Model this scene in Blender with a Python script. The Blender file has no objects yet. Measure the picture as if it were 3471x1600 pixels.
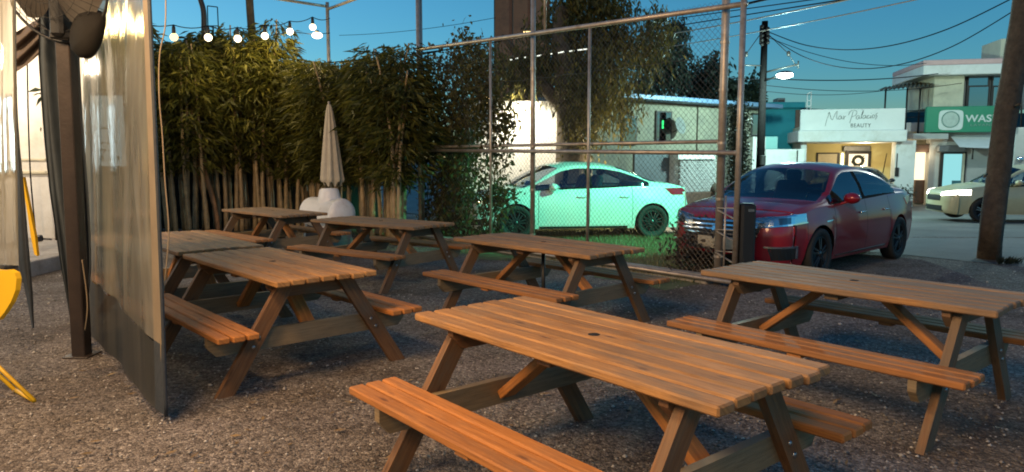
import bpy, math, random
import numpy as np
from mathutils import Vector, Matrix
from mathutils.bvhtree import BVHTree
SC = bpy.context.scene
COL = SC.collection
R = math.radians
rnd = random.Random(7)
F, PITCH, CH = 2446.7, 0.10812, 1.546
CP, SP = math.cos(PITCH), math.sin(PITCH)
def ray(px, py):
    a = (px-1735.5)/F; b = -(py-800)/F
    return Vector((a, CP+SP*b, -SP+CP*b))
def at(px, py, d):                      # the point of that sight line at ground distance d
    r = ray(px, py); return Vector((0,0,CH)) + r*(d/r.y)
def gnd(px, py, z=0.0):
    r = ray(px, py); return Vector((0,0,CH)) + r*((z-CH)/r.z)
AX = Vector((0.656,-0.755,0)); BX = Vector((0.755,0.656,0))   # the two directions of the yard
def terr(x, y):
    if y < 14: return 0.0
    return -min(0.45, 0.03*(y-14))

# ------------------------------------------------------------------ mesh builder
class MB:
    def __init__(s): s.v=[]; s.f=[]; s.uv=[]; s.m=[]; s.sm=[]
    def add(s, vs, fs, uv=None, mi=0, smooth=False):
        o=len(s.v); s.v += [tuple(p) for p in vs]
        s.uv += list(uv) if uv else [(p[0]+p[1],p[2]) for p in vs]
        for f in fs: s.f.append([o+i for i in f]); s.m.append(mi); s.sm.append(smooth)
    def box(s, c, size, ex=(1,0,0), ey=(0,1,0), ez=(0,0,1), bev=0.0, mi=0, jit=0.0):
        c=Vector(c); E=[Vector(ex),Vector(ey),Vector(ez)]; h=[t/2 for t in size]
        lng=max(range(3), key=lambda i:h[i]); o=[i for i in range(3) if i!=lng]; off=rnd.random()*9
        def P(l): return c+E[0]*l[0]+E[1]*l[1]+E[2]*l[2]
        def U(l): return (l[lng]+off, l[o[0]]+l[o[1]]*0.93+off)
        sg=[(-1,-1,-1),(1,-1,-1),(1,1,-1),(-1,1,-1),(-1,-1,1),(1,-1,1),(1,1,1),(-1,1,1)]
        F6=[(0,3,2,1),(4,5,6,7),(0,1,5,4),(1,2,6,5),(2,3,7,6),(3,0,4,7)]
        b=min(bev, min(h)*0.8)
        if b<=0:
            L=[tuple(q[i]*h[i] for i in range(3)) for q in sg]
            s.add([P(l) for l in L], F6, [U(l) for l in L], mi); return
        L=[]; idx={}
        for k,q in enumerate(sg):
            for a in range(3):
                l=[q[i]*(h[i]-(0 if i==a else b)) for i in range(3)]
                idx[(k,a)]=len(L); L.append(l)
        fs=[]; axis=[2,2,1,0,1,0]
        for f,a in zip(F6,axis): fs.append([idx[(k,a)] for k in f])
        edges={}
        for f,a in zip(F6,axis):
            for i in range(4):
                k1,k2=f[i],f[(i+1)%4]; e=(min(k1,k2),max(k1,k2)); edges.setdefault(e,[]).append((k1,k2,a))
        for (p,q),lst in edges.items():
            (k1,k2,a),(j1,j2,b2)=lst; fs.append([idx[(k2,a)],idx[(k1,a)],idx[(k1,b2)],idx[(k2,b2)]])
        for k,q in enumerate(sg):
            t=[idx[(k,0)],idx[(k,1)],idx[(k,2)]]
            if q[0]*q[1]*q[2]<0: t.reverse()
            fs.append(t)
        s.add([P(l) for l in L], fs, [U(l) for l in L], mi)
    def bar(s, a, b, w, t, up=(0,0,1), bev=0.0, mi=0):     # square bar from a to b, w along up x dir, t along up
        a=Vector(a); b=Vector(b); d=(b-a); L=d.length; d.normalize(); u=Vector(up)
        sd=d.cross(u)
        if sd.length<1e-4: sd=d.cross(Vector((1,0,0)))
        sd.normalize(); u=sd.cross(d)
        s.box((a+b)/2,(L,w,t),d,sd,u,bev,mi)
    def tube(s, pts, r, n=8, mi=0, cap=True, smooth=True):
        pts=[Vector(p) for p in pts]; m=len(pts)
        rs=r if isinstance(r,(list,tuple)) else [r]*m
        vs=[];fs=[];uv=[];acc=0; pu=None
        for i,p in enumerate(pts):
            t=(pts[min(i+1,m-1)]-pts[max(i-1,0)])
            if t.length<1e-9: t=Vector((0,0,1))
            t.normalize()
            if pu is None:
                pu=Vector((0,0,1)) if abs(t.z)<.9 else Vector((1,0,0))
            x=pu-t*pu.dot(t)
            if x.length<1e-6: x=t.orthogonal()
            x.normalize(); y=t.cross(x); pu=x
            if i: acc+=(p-pts[i-1]).length
            for k in range(n):
                a=2*math.pi*k/n; vs.append(p+(x*math.cos(a)+y*math.sin(a))*rs[i]); uv.append((acc,k/n*.3))
        for i in range(m-1):
            for k in range(n):
                k2=(k+1)%n; fs.append((i*n+k,i*n+k2,(i+1)*n+k2,(i+1)*n+k))
        if cap: fs.append(tuple(range(n-1,-1,-1))); fs.append(tuple((m-1)*n+k for k in range(n)))
        s.add(vs,fs,uv,mi,smooth)
    def lathe(s, prof, c, ax=(0,0,1), n=24, mi=0, smooth=True, a0=0, a1=2*math.pi, sx=1.0):
        c=Vector(c); ax=Vector(ax).normalized(); x=ax.orthogonal().normalized(); y=ax.cross(x)
        vs=[];fs=[]; full=abs(a1-a0-2*math.pi)<1e-6; nn=n if full else n+1
        for (r,h) in prof:
            for k in range(nn):
                a=a0+(a1-a0)*k/n; vs.append(c+ax*h+(x*math.cos(a)*sx+y*math.sin(a))*r)
        for i in range(len(prof)-1):
            for k in range(n):
                k2=(k+1)%nn; fs.append((i*nn+k,i*nn+k2,(i+1)*nn+k2,(i+1)*nn+k))
        s.add(vs,fs,None,mi,smooth)
    def sphere(s, c, r, nu=14, nv=8, mi=0, sc=(1,1,1)):
        c=Vector(c); vs=[];fs=[]
        for j in range(nv+1):
            th=math.pi*j/nv
            for k in range(nu):
                a=2*math.pi*k/nu
                vs.append(c+Vector((math.sin(th)*math.cos(a)*sc[0],math.sin(th)*math.sin(a)*sc[1],math.cos(th)*sc[2]))*r)
        for j in range(nv):
            for k in range(nu):
                k2=(k+1)%nu; fs.append((j*nu+k,(j+1)*nu+k,(j+1)*nu+k2,j*nu+k2))
        s.add(vs,fs,None,mi,True)
    def grid(s, fn, nu, nv, mi=0, smooth=True, uvs=(1,1)):
        vs=[];fs=[];uv=[]
        for j in range(nv+1):
            for i in range(nu+1):
                vs.append(fn(i/nu,j/nv)); uv.append((i/nu*uvs[0],j/nv*uvs[1]))
        for j in range(nv):
            for i in range(nu):
                a=j*(nu+1)+i; fs.append((a,a+1,a+nu+2,a+nu+1))
        s.add(vs,fs,uv,mi,smooth)
    def prism(s, poly, o, ex, ey, th, mi=0):              # flat outline given thickness th along ex x ey
        o=Vector(o);ex=Vector(ex);ey=Vector(ey);nz=ex.cross(ey).normalized(); n=len(poly)
        a=[o+ex*p[0]+ey*p[1] for p in poly]; b=[q+nz*th for q in a]
        fs=[tuple(range(n-1,-1,-1)),tuple(range(n,2*n))]+[(i,(i+1)%n,n+(i+1)%n,n+i) for i in range(n)]
        s.add(a+b,fs,None,mi)
    def build(s, name, mats, parent=None, world=True):
        me=bpy.data.meshes.new(name); me.from_pydata(s.v,[],s.f)
        if not isinstance(mats,(list,tuple)): mats=[mats]
        for m in mats: me.materials.append(m)
        me.polygons.foreach_set('material_index',s.m); me.polygons.foreach_set('use_smooth',s.sm)
        ul=me.uv_layers.new(name='UVMap'); li=np.empty(len(me.loops),dtype=np.int32); me.loops.foreach_get('vertex_index',li)
        ul.data.foreach_set('uv',np.array(s.uv,dtype=np.float32)[li].ravel())
        me.validate(); me.update()
        o=bpy.data.objects.new(name,me); COL.objects.link(o)
        if parent is not None:
            o.parent=parent
            if world: o.matrix_parent_inverse=chain(parent).inverted()
        return o
def chain(o):
    m=o.matrix_basis.copy()
    if o.parent is not None: m=chain(o.parent)@o.matrix_parent_inverse@m
    return m
def tag(o, label=None, cat=None, group=None, kind=None):
    if label: o['label']=label
    if cat: o['category']=cat
    if group: o['group']=group
    if kind: o['kind']=kind
    return o
def thing(name, loc, label, cat, group=None, rz=0.0):
    o=bpy.data.objects.new(name,None); COL.objects.link(o); o.location=loc; o.rotation_euler=(0,0,rz); o.empty_display_size=.1
    return tag(o,label,cat,group)
def struct(o): return tag(o,kind='structure')
def copy_tree(o, parent=None):
    c=o.copy(); COL.objects.link(c)
    if parent is not None: c.parent=parent
    for ch in list(o.children): copy_tree(ch,c)
    return c
def raw_mesh(name, V, Fq, mat, parent=None, smooth=False):     # numpy quads
    me=bpy.data.meshes.new(name); n=len(V); q=len(Fq)
    me.vertices.add(n); me.vertices.foreach_set('co',np.asarray(V,dtype=np.float32).ravel())
    k=Fq.shape[1]
    me.loops.add(q*k); me.loops.foreach_set('vertex_index',Fq.astype(np.int32).ravel())
    me.polygons.add(q); me.polygons.foreach_set('loop_start',np.arange(0,q*k,k,dtype=np.int32))
    me.update(calc_edges=True); me.validate()
    me.materials.append(mat)
    o=bpy.data.objects.new(name,me); COL.objects.link(o)
    if parent is not None: o.parent=parent
    return o

# ------------------------------------------------------------------ materials
def nodes(name):
    m=bpy.data.materials.new(name); m.use_nodes=True; nt=m.node_tree; nt.nodes.clear()
    out=nt.nodes.new('ShaderNodeOutputMaterial'); b=nt.nodes.new('ShaderNodeBsdfPrincipled')
    nt.links.new(b.outputs[0],out.inputs[0]); return m,nt,b,out
def N(nt,t,**k):
    n=nt.nodes.new('ShaderNode'+t)
    for a,v in k.items():
        if a in n.inputs.keys(): n.inputs[a].default_value=v
        else: setattr(n,a,v)
    return n
def ramp(nt,src,stops):
    r=N(nt,'ValToRGB'); e=r.color_ramp.elements
    while len(e)<len(stops): e.new(.5)
    for i,(p,c) in enumerate(stops): e[i].position=p; e[i].color=(*c,1) if len(c)==3 else c
    nt.links.new(src,r.inputs[0]); return r
def mat(name, col, rough=.6, metal=0.0, var=.15, scale=6.0, bump=0.0, bscale=40.0, spec=.5, coat=0.0, dirt=None, dirt_scale=2.0):
    m,nt,b,out=nodes(name)
    tc=N(nt,'TexCoord'); nz=N(nt,'TexNoise',Scale=scale,Detail=6.0,Roughness=.65)
    nt.links.new(tc.outputs['Object'],nz.inputs['Vector'])
    c2=tuple(min(1,c*(1+var)) for c in col); c1=tuple(c*(1-var) for c in col)
    rp=ramp(nt,nz.outputs['Fac'],[(.3,c1),(.7,c2)]); last=rp.outputs[0]
    if dirt:
        n2=N(nt,'TexNoise',Scale=dirt_scale,Detail=8.0,Roughness=.7); nt.links.new(tc.outputs['Object'],n2.inputs['Vector'])
        r2=ramp(nt,n2.outputs['Fac'],[(.48,(0,0,0)),(.72,(1,1,1))])
        mx=N(nt,'MixRGB'); nt.links.new(r2.outputs[0],mx.inputs[0]); nt.links.new(last,mx.inputs[1]); mx.inputs[2].default_value=(*dirt,1); last=mx.outputs[0]
    nt.links.new(last,b.inputs['Base Color'])
    b.inputs['Roughness'].default_value=rough; b.inputs['Metallic'].default_value=metal
    b.inputs['Specular IOR Level'].default_value=spec; b.inputs['Coat Weight'].default_value=coat; b.inputs['Coat Roughness'].default_value=.06
    if bump>0:
        n3=N(nt,'TexNoise',Scale=bscale,Detail=5.0); nt.links.new(tc.outputs['Object'],n3.inputs['Vector'])
        bp=N(nt,'Bump',Strength=bump,Distance=.02); nt.links.new(n3.outputs['Fac'],bp.inputs['Height']); nt.links.new(bp.outputs[0],b.inputs['Normal'])
    return m
def emit(name, col, s):
    m,nt,b,out=nodes(name); nt.nodes.remove(b); e=N(nt,'Emission',Strength=s); e.inputs[0].default_value=(*col,1); nt.links.new(e.outputs[0],out.inputs[0]); return m
def wood(name, dark, light, grey, greyamt=.5, rough=.55):
    m,nt,b,out=nodes(name)
    uv=N(nt,'UVMap'); mp=N(nt,'Mapping'); mp.inputs['Scale'].default_value=(1.6,26,1); nt.links.new(uv.outputs[0],mp.inputs[0])
    nz=N(nt,'TexNoise',Scale=2.2,Detail=8.0,Roughness=.7,Distortion=.5); nt.links.new(mp.outputs[0],nz.inputs['Vector'])
    rp=ramp(nt,nz.outputs['Fac'],[(.28,dark),(.5,tuple((a+c)/2 for a,c in zip(dark,light))),(.72,light)])
    geo=N(nt,'NewGeometry'); oi=N(nt,'ObjectInfo')
    # boards differ from one another
    mr=N(nt,'MapRange'); mr.inputs[3].default_value=.72; mr.inputs[4].default_value=1.22; nt.links.new(geo.outputs['Random Per Island'],mr.inputs[0])
    mul=N(nt,'MixRGB',blend_type='MULTIPLY'); mul.inputs[0].default_value=1; nt.links.new(rp.outputs[0],mul.inputs[1]); nt.links.new(mr.outputs[0],mul.inputs[2])
    # worn grey patches, stretched along the board, shifted per board
    mp2=N(nt,'Mapping'); mp2.inputs['Scale'].default_value=(1.7,6,1); nt.links.new(uv.outputs[0],mp2.inputs[0]); nt.links.new(oi.outputs['Location'],mp2.inputs['Location'])
    n2=N(nt,'TexNoise',Scale=1.0,Detail=7.0,Roughness=.68); nt.links.new(mp2.outputs[0],n2.inputs['Vector'])
    sep=N(nt,'SeparateColor'); nt.links.new(oi.outputs['Color'],sep.inputs[0])
    ad=N(nt,'Math',operation='ADD'); nt.links.new(n2.outputs['Fac'],ad.inputs[0]); nt.links.new(sep.outputs[0],ad.inputs[1])
    r2=ramp(nt,ad.outputs[0],[(.5,(0,0,0)),(.68,(greyamt,)*3)])
    mx=N(nt,'MixRGB'); nt.links.new(r2.outputs[0],mx.inputs[0]); nt.links.new(mul.outputs[0],mx.inputs[1])
    g2=N(nt,'MixRGB',blend_type='MULTIPLY'); g2.inputs[0].default_value=.6; g2.inputs[1].default_value=(*grey,1); nt.links.new(nz.outputs['Fac'],g2.inputs[2])
    nt.links.new(g2.outputs[0],mx.inputs[2])
    # knots
    mp3=N(nt,'Mapping'); mp3.inputs['Scale'].default_value=(3.2,11,1); nt.links.new(uv.outputs[0],mp3.inputs[0])
    vo=N(nt,'TexVoronoi',Scale=1.0,Randomness=1.0); nt.links.new(mp3.outputs[0],vo.inputs['Vector'])
    r3=ramp(nt,vo.outputs['Distance'],[(.05,(.35,.3,.3)),(.16,(1,1,1))])
    m3=N(nt,'MixRGB',blend_type='MULTIPLY'); m3.inputs[0].default_value=.8; nt.links.new(mx.outputs[0],m3.inputs[1]); nt.links.new(r3.outputs[0],m3.inputs[2])
    nt.links.new(m3.outputs[0],b.inputs['Base Color'])
    rr=N(nt,'MapRange'); rr.inputs[3].default_value=rough-.12; rr.inputs[4].default_value=rough+.25; nt.links.new(n2.outputs['Fac'],rr.inputs[0]); nt.links.new(rr.outputs[0],b.inputs['Roughness'])
    bp=N(nt,'Bump',Strength=.5,Distance=.006); nt.links.new(nz.outputs['Fac'],bp.inputs['Height']); nt.links.new(bp.outputs[0],b.inputs['Normal'])
    return m
def leafmat(name, c1, c2, c3, trans=.42):
    m,nt,b,out=nodes(name); geo=N(nt,'NewGeometry')
    rp=ramp(nt,geo.outputs['Random Per Island'],[(0,c1),(.55,c2),(1,c3)])
    nt.links.new(rp.outputs[0],b.inputs['Base Color']); b.inputs['Roughness'].default_value=.5; b.inputs['Specular IOR Level'].default_value=.35
    t=N(nt,'BsdfTranslucent'); nt.links.new(rp.outputs[0],t.inputs[0])
    mx=N(nt,'MixShader'); mx.inputs[0].default_value=trans; nt.links.new(b.outputs[0],mx.inputs[1]); nt.links.new(t.outputs[0],mx.inputs[2]); nt.links.new(mx.outputs[0],out.inputs[0])
    return m
def glass(name, tint=(.6,.75,.8), dens=.35, rough=.03):
    m,nt,b,out=nodes(name)
    nt.nodes.remove(b); b=N(nt,'BsdfGlossy',Roughness=rough); b.inputs[0].default_value=(.62,.66,.70,1)
    t=N(nt,'BsdfTransparent'); t.inputs[0].default_value=(*tint,1)
    mx=N(nt,'MixShader'); fr=N(nt,'LayerWeight',Blend=.35)
    mr=N(nt,'MapRange'); mr.inputs[3].default_value=dens; mr.inputs[4].default_value=.9; nt.links.new(fr.outputs['Fresnel'],mr.inputs[0])
    nt.links.new(mr.outputs[0],mx.inputs[0]); nt.links.new(t.outputs[0],mx.inputs[1]); nt.links.new(b.outputs[0],mx.inputs[2]); nt.links.new(mx.outputs[0],out.inputs[0])
    return m
M={}
M['wood_top']=wood('worn_tabletop_boards',(.16,.070,.022),(.54,.275,.088),(.28,.185,.11),.9,.66)
M['wood_orange']=wood('stained_orange_boards',(.26,.090,.018),(.60,.235,.052),(.30,.17,.085),.5,.70)
M['wood_dark']=wood('stained_brown_beams',(.085,.038,.015),(.25,.115,.040),(.19,.15,.10),.7,.65)
M['wood_pale']=wood('pale_unstained_beams',(.15,.105,.055),(.30,.215,.115),(.2,.165,.11),.5)
M['bolt']=mat('bolt_steel',(.4,.4,.4),.35,1.0,.1)
M['galv']=mat('galvanised_pipe',(.42,.37,.32),.45,.55,.18,9,dirt=(.26,.19,.13),dirt_scale=5)
M['rustpaint']=mat('painted_brown_steel',(.034,.024,.020),.45,.2,.2,8,.1)
M['wire']=mat('chain_wire',(.10,.098,.092),.5,.6,.2)
M['black']=mat('black_plastic',(.009,.009,.010),.5,0,.2)
M['rubber']=mat('tyre_rubber',(.018,.018,.018),.8,0,.2,30)
M['cable']=mat('black_cable',(.008,.008,.010),.9,spec=.05)
M['cable_lit']=mat('cable_lit_tone',(.35,.32,.25),.4)  # lighter copy of the cable; the light falling on it is in the colour
M['chrome']=mat('chrome',(.75,.76,.78),.1,1.0,.03)
M['alloy']=mat('alloy_rim',(.33,.34,.36),.3,.9,.1)
M['darkalloy']=mat('dark_alloy_rim',(.08,.085,.09),.35,.8,.1)
M['redpaint']=mat('dark_red_car_paint',(.30,.008,.020),.3,.15,.06,3,coat=.7)
M['whitepaint']=mat('white_car_paint',(.74,.76,.76),.32,0,.03,3,coat=.8)
M['blackpaint']=mat('black_car_paint',(.012,.012,.014),.2,0,.1,coat=1.0)
M['beigepaint']=mat('beige_car_paint',(.55,.5,.3),.35,0,.05,coat=.6)
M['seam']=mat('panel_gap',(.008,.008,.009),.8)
M['cabin']=mat('dark_cabin_fabric',(.035,.038,.045),.85)
M['carglass']=glass('car_glass',(.74,.84,.88),.14)
M['lens']=glass('lamp_lens',(.85,.92,.95),.2,.05)
M['redlens']=mat('red_tail_lens',(.45,.012,.02),.15,0,.1,coat=1)
M['lampchrome']=mat('lamp_reflector',(.55,.6,.65),.2,.9,.1)
M['plate']=mat('number_plate',(.45,.42,.33),.5,0,.12,60)
M['white_tank']=mat('white_tank_paint',(.78,.76,.76),.4,0,.05,4,dirt=(.5,.45,.4))
M['canvas']=mat('cream_canvas',(.44,.39,.31),.85,0,.1,10,.3,60)
M['bamboo']=mat('bamboo_cane',(.32,.225,.12),.5,0,.35,7,dirt=(.2,.14,.08),dirt_scale=6)
M['bamboo_red']=mat('brown_dry_cane',(.36,.185,.09),.6,0,.25,7,dirt=(.14,.08,.05),dirt_scale=5)
M['leaf_bamboo']=leafmat('bamboo_leaves',(.034,.040,.009),(.082,.085,.016),(.165,.15,.03))
M['leaf_vine']=leafmat('vine_leaves',(.032,.032,.010),(.065,.062,.017),(.11,.095,.024))
M['leaf_tree']=leafmat('drooping_tree_leaves',(.045,.042,.014),(.10,.088,.024),(.17,.14,.035))
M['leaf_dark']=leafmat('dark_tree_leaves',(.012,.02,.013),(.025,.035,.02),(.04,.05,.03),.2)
M['bark']=mat('tree_bark',(.075,.058,.04),.9,0,.4,9,.8,26)
M['twig']=mat('twig',(.06,.05,.03),.85)
M['pole_black']=mat('creosoted_pole',(.007,.006,.006),.95,0,.3,8,.3,spec=.05)
M['plaster_white']=mat('white_plaster',(.74,.73,.69),.85,0,.05,2.5,.15,30,dirt=(.58,.55,.48),dirt_scale=1.2)
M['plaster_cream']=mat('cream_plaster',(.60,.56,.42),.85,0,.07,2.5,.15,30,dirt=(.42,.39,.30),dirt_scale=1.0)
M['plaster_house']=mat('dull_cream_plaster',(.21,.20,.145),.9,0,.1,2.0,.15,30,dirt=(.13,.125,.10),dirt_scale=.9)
M['plaster_yellow']=mat('yellow_plaster',(.62,.52,.24),.85,0,.06,2.5)
M['plaster_grey']=mat('grey_plaster',(.42,.42,.40),.85,0,.08,2.5,.15,30)
M['teal_wall']=mat('teal_painted_wall',(.012,.20,.24),.8,0,.08,2)
M['teal_light']=mat('pale_teal_paint',(.22,.45,.42),.8,0,.08,2)
M['blue_roof']=mat('blue_grey_roof_sheet',(.10,.17,.27),.5,.2,.12,5)
M['pink']=mat('pink_parapet_paint',(.62,.40,.38),.85,0,.08,3)
M['window_dark']=glass('dark_window_pane',(.12,.13,.12),.6)
M['frame_dark']=mat('dark_metal_frame',(.03,.026,.024),.5,.3)
M['brown_metal']=mat('brown_roller_shutter',(.10,.055,.035),.5,.2)
M['grey_metal']=mat('grey_shutter_housing',(.16,.165,.17),.5,.3)
M['sign_white']=mat('white_sign_panel',(.70,.70,.66),.6,0,.03,2)
M['sign_green']=mat('green_sign_panel',(.025,.24,.13),.5,0,.05,2)
M['sign_pale']=mat('pale_sign_graphic',(.62,.68,.62),.5,0,.03)
M['sign_ring']=mat('grey_green_sign_ring',(.18,.30,.25),.5)
M['sign_ink']=mat('grey_lettering',(.17,.17,.165),.6)
M['tower']=mat('brown_painted_sheet',(.16,.075,.045),.7,0,.15,2.0,dirt=(.07,.035,.025))
M['concrete']=mat('old_concrete',(.33,.30,.27),.9,0,.18,6,.4,40,dirt=(.2,.18,.15))
M['fabric_dark']=mat('dark_curtain_hem',(.028,.034,.042),.6,0,.25,5,.2,30)
M['fabric_brown']=mat('brown_gauze',(.12,.095,.08),.8,0,.2,6)
M['yellow']=mat('yellow_enamel',(.85,.52,.02),.35,0,.06,4,dirt=(.6,.35,.03))
M['rope']=mat('pale_rope',(.26,.20,.13),.9)
M['wood_brown']=mat('brown_timber_panel',(.11,.06,.04),.7,0,.2,6)
M['bulb_warm']=emit('lit_warm_bulb',(1.0,.80,.50),5)
M['bulb_amber']=emit('lit_amber_bulb',(1.0,.70,.28),2.4)
M['street_lamp']=emit('lit_street_lamp',(.80,1.0,.97),30)
M['lit_warm']=emit('lit_warm_interior',(1.0,.80,.52),1.5)
M['lit_cyan']=emit('lit_cyan_interior',(.30,.72,.75),.9)
M['lit_white']=emit('white_glow',(.74,.96,1.0),5.5)
M['lit_green']=emit('green_indicator',(.05,1.0,.25),1.3)
M['headlamp']=emit('lit_headlamp',(1.0,.97,.82),7)
M['matt']=mat('matt_black_trim',(.008,.008,.009),.9,0,.1,spec=.1)
SKYTINT=(2.3,1.95,1.36); SKYSTR=.15
# ------------------------------------------------------------------ ground
def gravel_mat():
    m,nt,b,out=nodes('gravel'); tc=N(nt,'TexCoord')
    v=N(nt,'TexVoronoi',Scale=46.0); nt.links.new(tc.outputs['Object'],v.inputs['Vector'])
    v2=N(nt,'TexVoronoi',Scale=100.0); nt.links.new(tc.outputs['Object'],v2.inputs['Vector'])
    n=N(nt,'TexNoise',Scale=.9,Detail=8.0,Roughness=.7); nt.links.new(tc.outputs['Object'],n.inputs['Vector'])
    sp=N(nt,'SeparateColor'); nt.links.new(v.outputs['Color'],sp.inputs[0])
    sp2=N(nt,'SeparateColor'); nt.links.new(v2.outputs['Color'],sp2.inputs[0])
    a=N(nt,'Math',operation='ADD'); nt.links.new(sp.outputs[0],a.inputs[0]); nt.links.new(sp2.outputs[1],a.inputs[1])
    h=N(nt,'Math',operation='MULTIPLY'); h.inputs[1].default_value=.5; nt.links.new(a.outputs[0],h.inputs[0])
    r=ramp(nt,h.outputs[0],[(.06,(.040,.036,.034)),(.35,(.135,.120,.112)),(.65,(.24,.22,.205)),(.92,(.40,.38,.355)),(1,(.70,.68,.65))])
    r2=ramp(nt,n.outputs['Fac'],[(.36,(.50,.43,.36)),(.50,(.85,.80,.75)),(.66,(1.1,1.05,1.02))])
    mx=N(nt,'MixRGB',blend_type='MULTIPLY'); mx.inputs[0].default_value=1; nt.links.new(r.outputs[0],mx.inputs[1]); nt.links.new(r2.outputs[0],mx.inputs[2])
    nt.links.new(mx.outputs[0],b.inputs['Base Color']); b.inputs['Roughness'].default_value=.85; b.inputs['Specular IOR Level'].default_value=.3
    bp=N(nt,'Bump',Strength=.9,Distance=.012); s=N(nt,'Math',operation='ADD'); nt.links.new(v.outputs['Distance'],s.inputs[0]); nt.links.new(v2.outputs['Distance'],s.inputs[1])
    bp.invert=True; nt.links.new(s.outputs[0],bp.inputs['Height']); nt.links.new(bp.outputs[0],b.inputs['Normal'])
    return m
def asphalt_mat():
    m,nt,b,out=nodes('asphalt'); tc=N(nt,'TexCoord')
    n=N(nt,'TexNoise',Scale=.35,Detail=9.0,Roughness=.65); nt.links.new(tc.outputs['Object'],n.inputs['Vector'])
    n2=N(nt,'TexNoise',Scale=60.0,Detail=3.0); nt.links.new(tc.outputs['Object'],n2.inputs['Vector'])
    r=ramp(nt,n.outputs['Fac'],[(.35,(.075,.078,.078)),(.65,(.17,.175,.165))]); r2=ramp(nt,n2.outputs['Fac'],[(.3,(.7,.7,.7)),(.7,(1.2,1.2,1.2))])
    mx=N(nt,'MixRGB',blend_type='MULTIPLY'); mx.inputs[0].default_value=1; nt.links.new(r.outputs[0],mx.inputs[1]); nt.links.new(r2.outputs[0],mx.inputs[2])
    nt.links.new(mx.outputs[0],b.inputs['Base Color']); b.inputs['Roughness'].default_value=.7
    bp=N(nt,'Bump',Strength=.3,Distance=.01); nt.links.new(n2.outputs['Fac'],bp.inputs['Height']); nt.links.new(bp.outputs[0],b.inputs['Normal'])
    return m
M['gravel']=gravel_mat(); M['asphalt']=asphalt_mat()
M['lawn']=mat('lawn_soil',(.10,.13,.05),.95,0,.5,3,.5,60,dirt=(.13,.10,.06),dirt_scale=1.5)
M['grass']=leafmat('grass_blades',(.10,.12,.05),(.19,.20,.09),(.30,.27,.15),.3)
M['stone']=leafmat('loose_stones',(.09,.08,.07),(.22,.20,.18),(.55,.52,.48),0.0)
b=MB()
ys=[-12,-6,0,6,10,14,16,18,20,22,24,26,28,29,30,40,60,120,300,900]
xs=[-700,-200,-60,-30,-15,-8,-4,0,4,8,15,30,60,200,700]
V=[(x,y,terr(x,y)) for y in ys for x in xs]; n=len(xs)
b.add(V,[(j*n+i,j*n+i+1,(j+1)*n+i+1,(j+1)*n+i) for j in range(len(ys)-1) for i in range(n-1)])
struct(b.build('gravel_ground',M['gravel']))
# street: runs along the far side of the gravel
b=MB(); e=Vector((.62,-.785,0)); p0=Vector((6.15,11.3,0)); nn=Vector((.785,.62,0)); ee=e
rows=[0,.8,2,3.5,5,7,9,11,13,15,18,22]
cols=[-60,-30,-14,-9,-5.5,-3,-1.5,0,1.5,3,6,12,30]
V=[]
for k,r in enumerate(rows):
    for c in cols:
        w=(math.sin(c*2.1)*.12+math.sin(c*.9+1)*.2) if k==0 else 0
        q=p0+Vector((1,0,0))*0+nn*(r+w)+e*c; V.append((q.x,q.y,terr(q.x,q.y)+.006))
n=len(cols); b.add(V,[(j*n+i,j*n+i+1,(j+1)*n+i+1,(j+1)*n+i) for j in range(len(rows)-1) for i in range(n-1)])
struct(b.build('street',M['asphalt']))
# lawn between the fence and the parked car, with blades
FE=Vector((2.52,8.74,0)); FD=Vector((-.654,.757,0)); FN=Vector((.757,.654,0))     # fence: right end, direction, outward
def fpt(t,o=0,z=0): return FE+FD*t+FN*o+Vector((0,0,z))
b=MB()
def lawnp(u,v):
    t=.15+u*9.5; w=(-.55-.25*math.sin(t*2.3)-.2*math.sin(t*5.1+1))*(1-v)+v*(5.2+.3*math.sin(t*1.7))
    p=fpt(t,w if v<.01 or v>.99 else w); return (p.x,p.y,terr(p.x,p.y)+.004)
b.grid(lawnp,40,14); struct(b.build('lawn',M['lawn']))
rs=np.random.RandomState(3)
def blades(n,tr,orr,dens,h0,h1,name,label):
    t=rs.uniform(*tr,n); o=rs.uniform(*orr,n); keep=rs.rand(n)<dens(t,o); t=t[keep];o=o[keep]; k=len(t)
    P=np.array(FE)[None]+np.outer(t,FD)+np.outer(o,FN); h=rs.uniform(h0,h1,k); a=rs.uniform(0,6.28,k); w=rs.uniform(.004,.009,k)
    dx=np.stack([np.cos(a),np.sin(a),0*a],1)*w[:,None]; ln=rs.normal(0,.35,(k,2))*h[:,None]
    tip=P+np.stack([ln[:,0],ln[:,1],h],1); V=np.stack([P-dx,P+dx,tip],1).reshape(-1,3); Fq=np.arange(3*k).reshape(-1,3)
    return tag(raw_mesh(name,V,Fq,M['grass']),label,'grass',kind='stuff')
blades(60000,(.1,9.4),(-.7,4.6),lambda t,o:np.where(o<0,.35*(np.sin(t*3.1)+np.sin(t*1.3+o*4)>.1),.9),.03,.10,'grass','short patchy grass lit green around the pale sedan')
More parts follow.
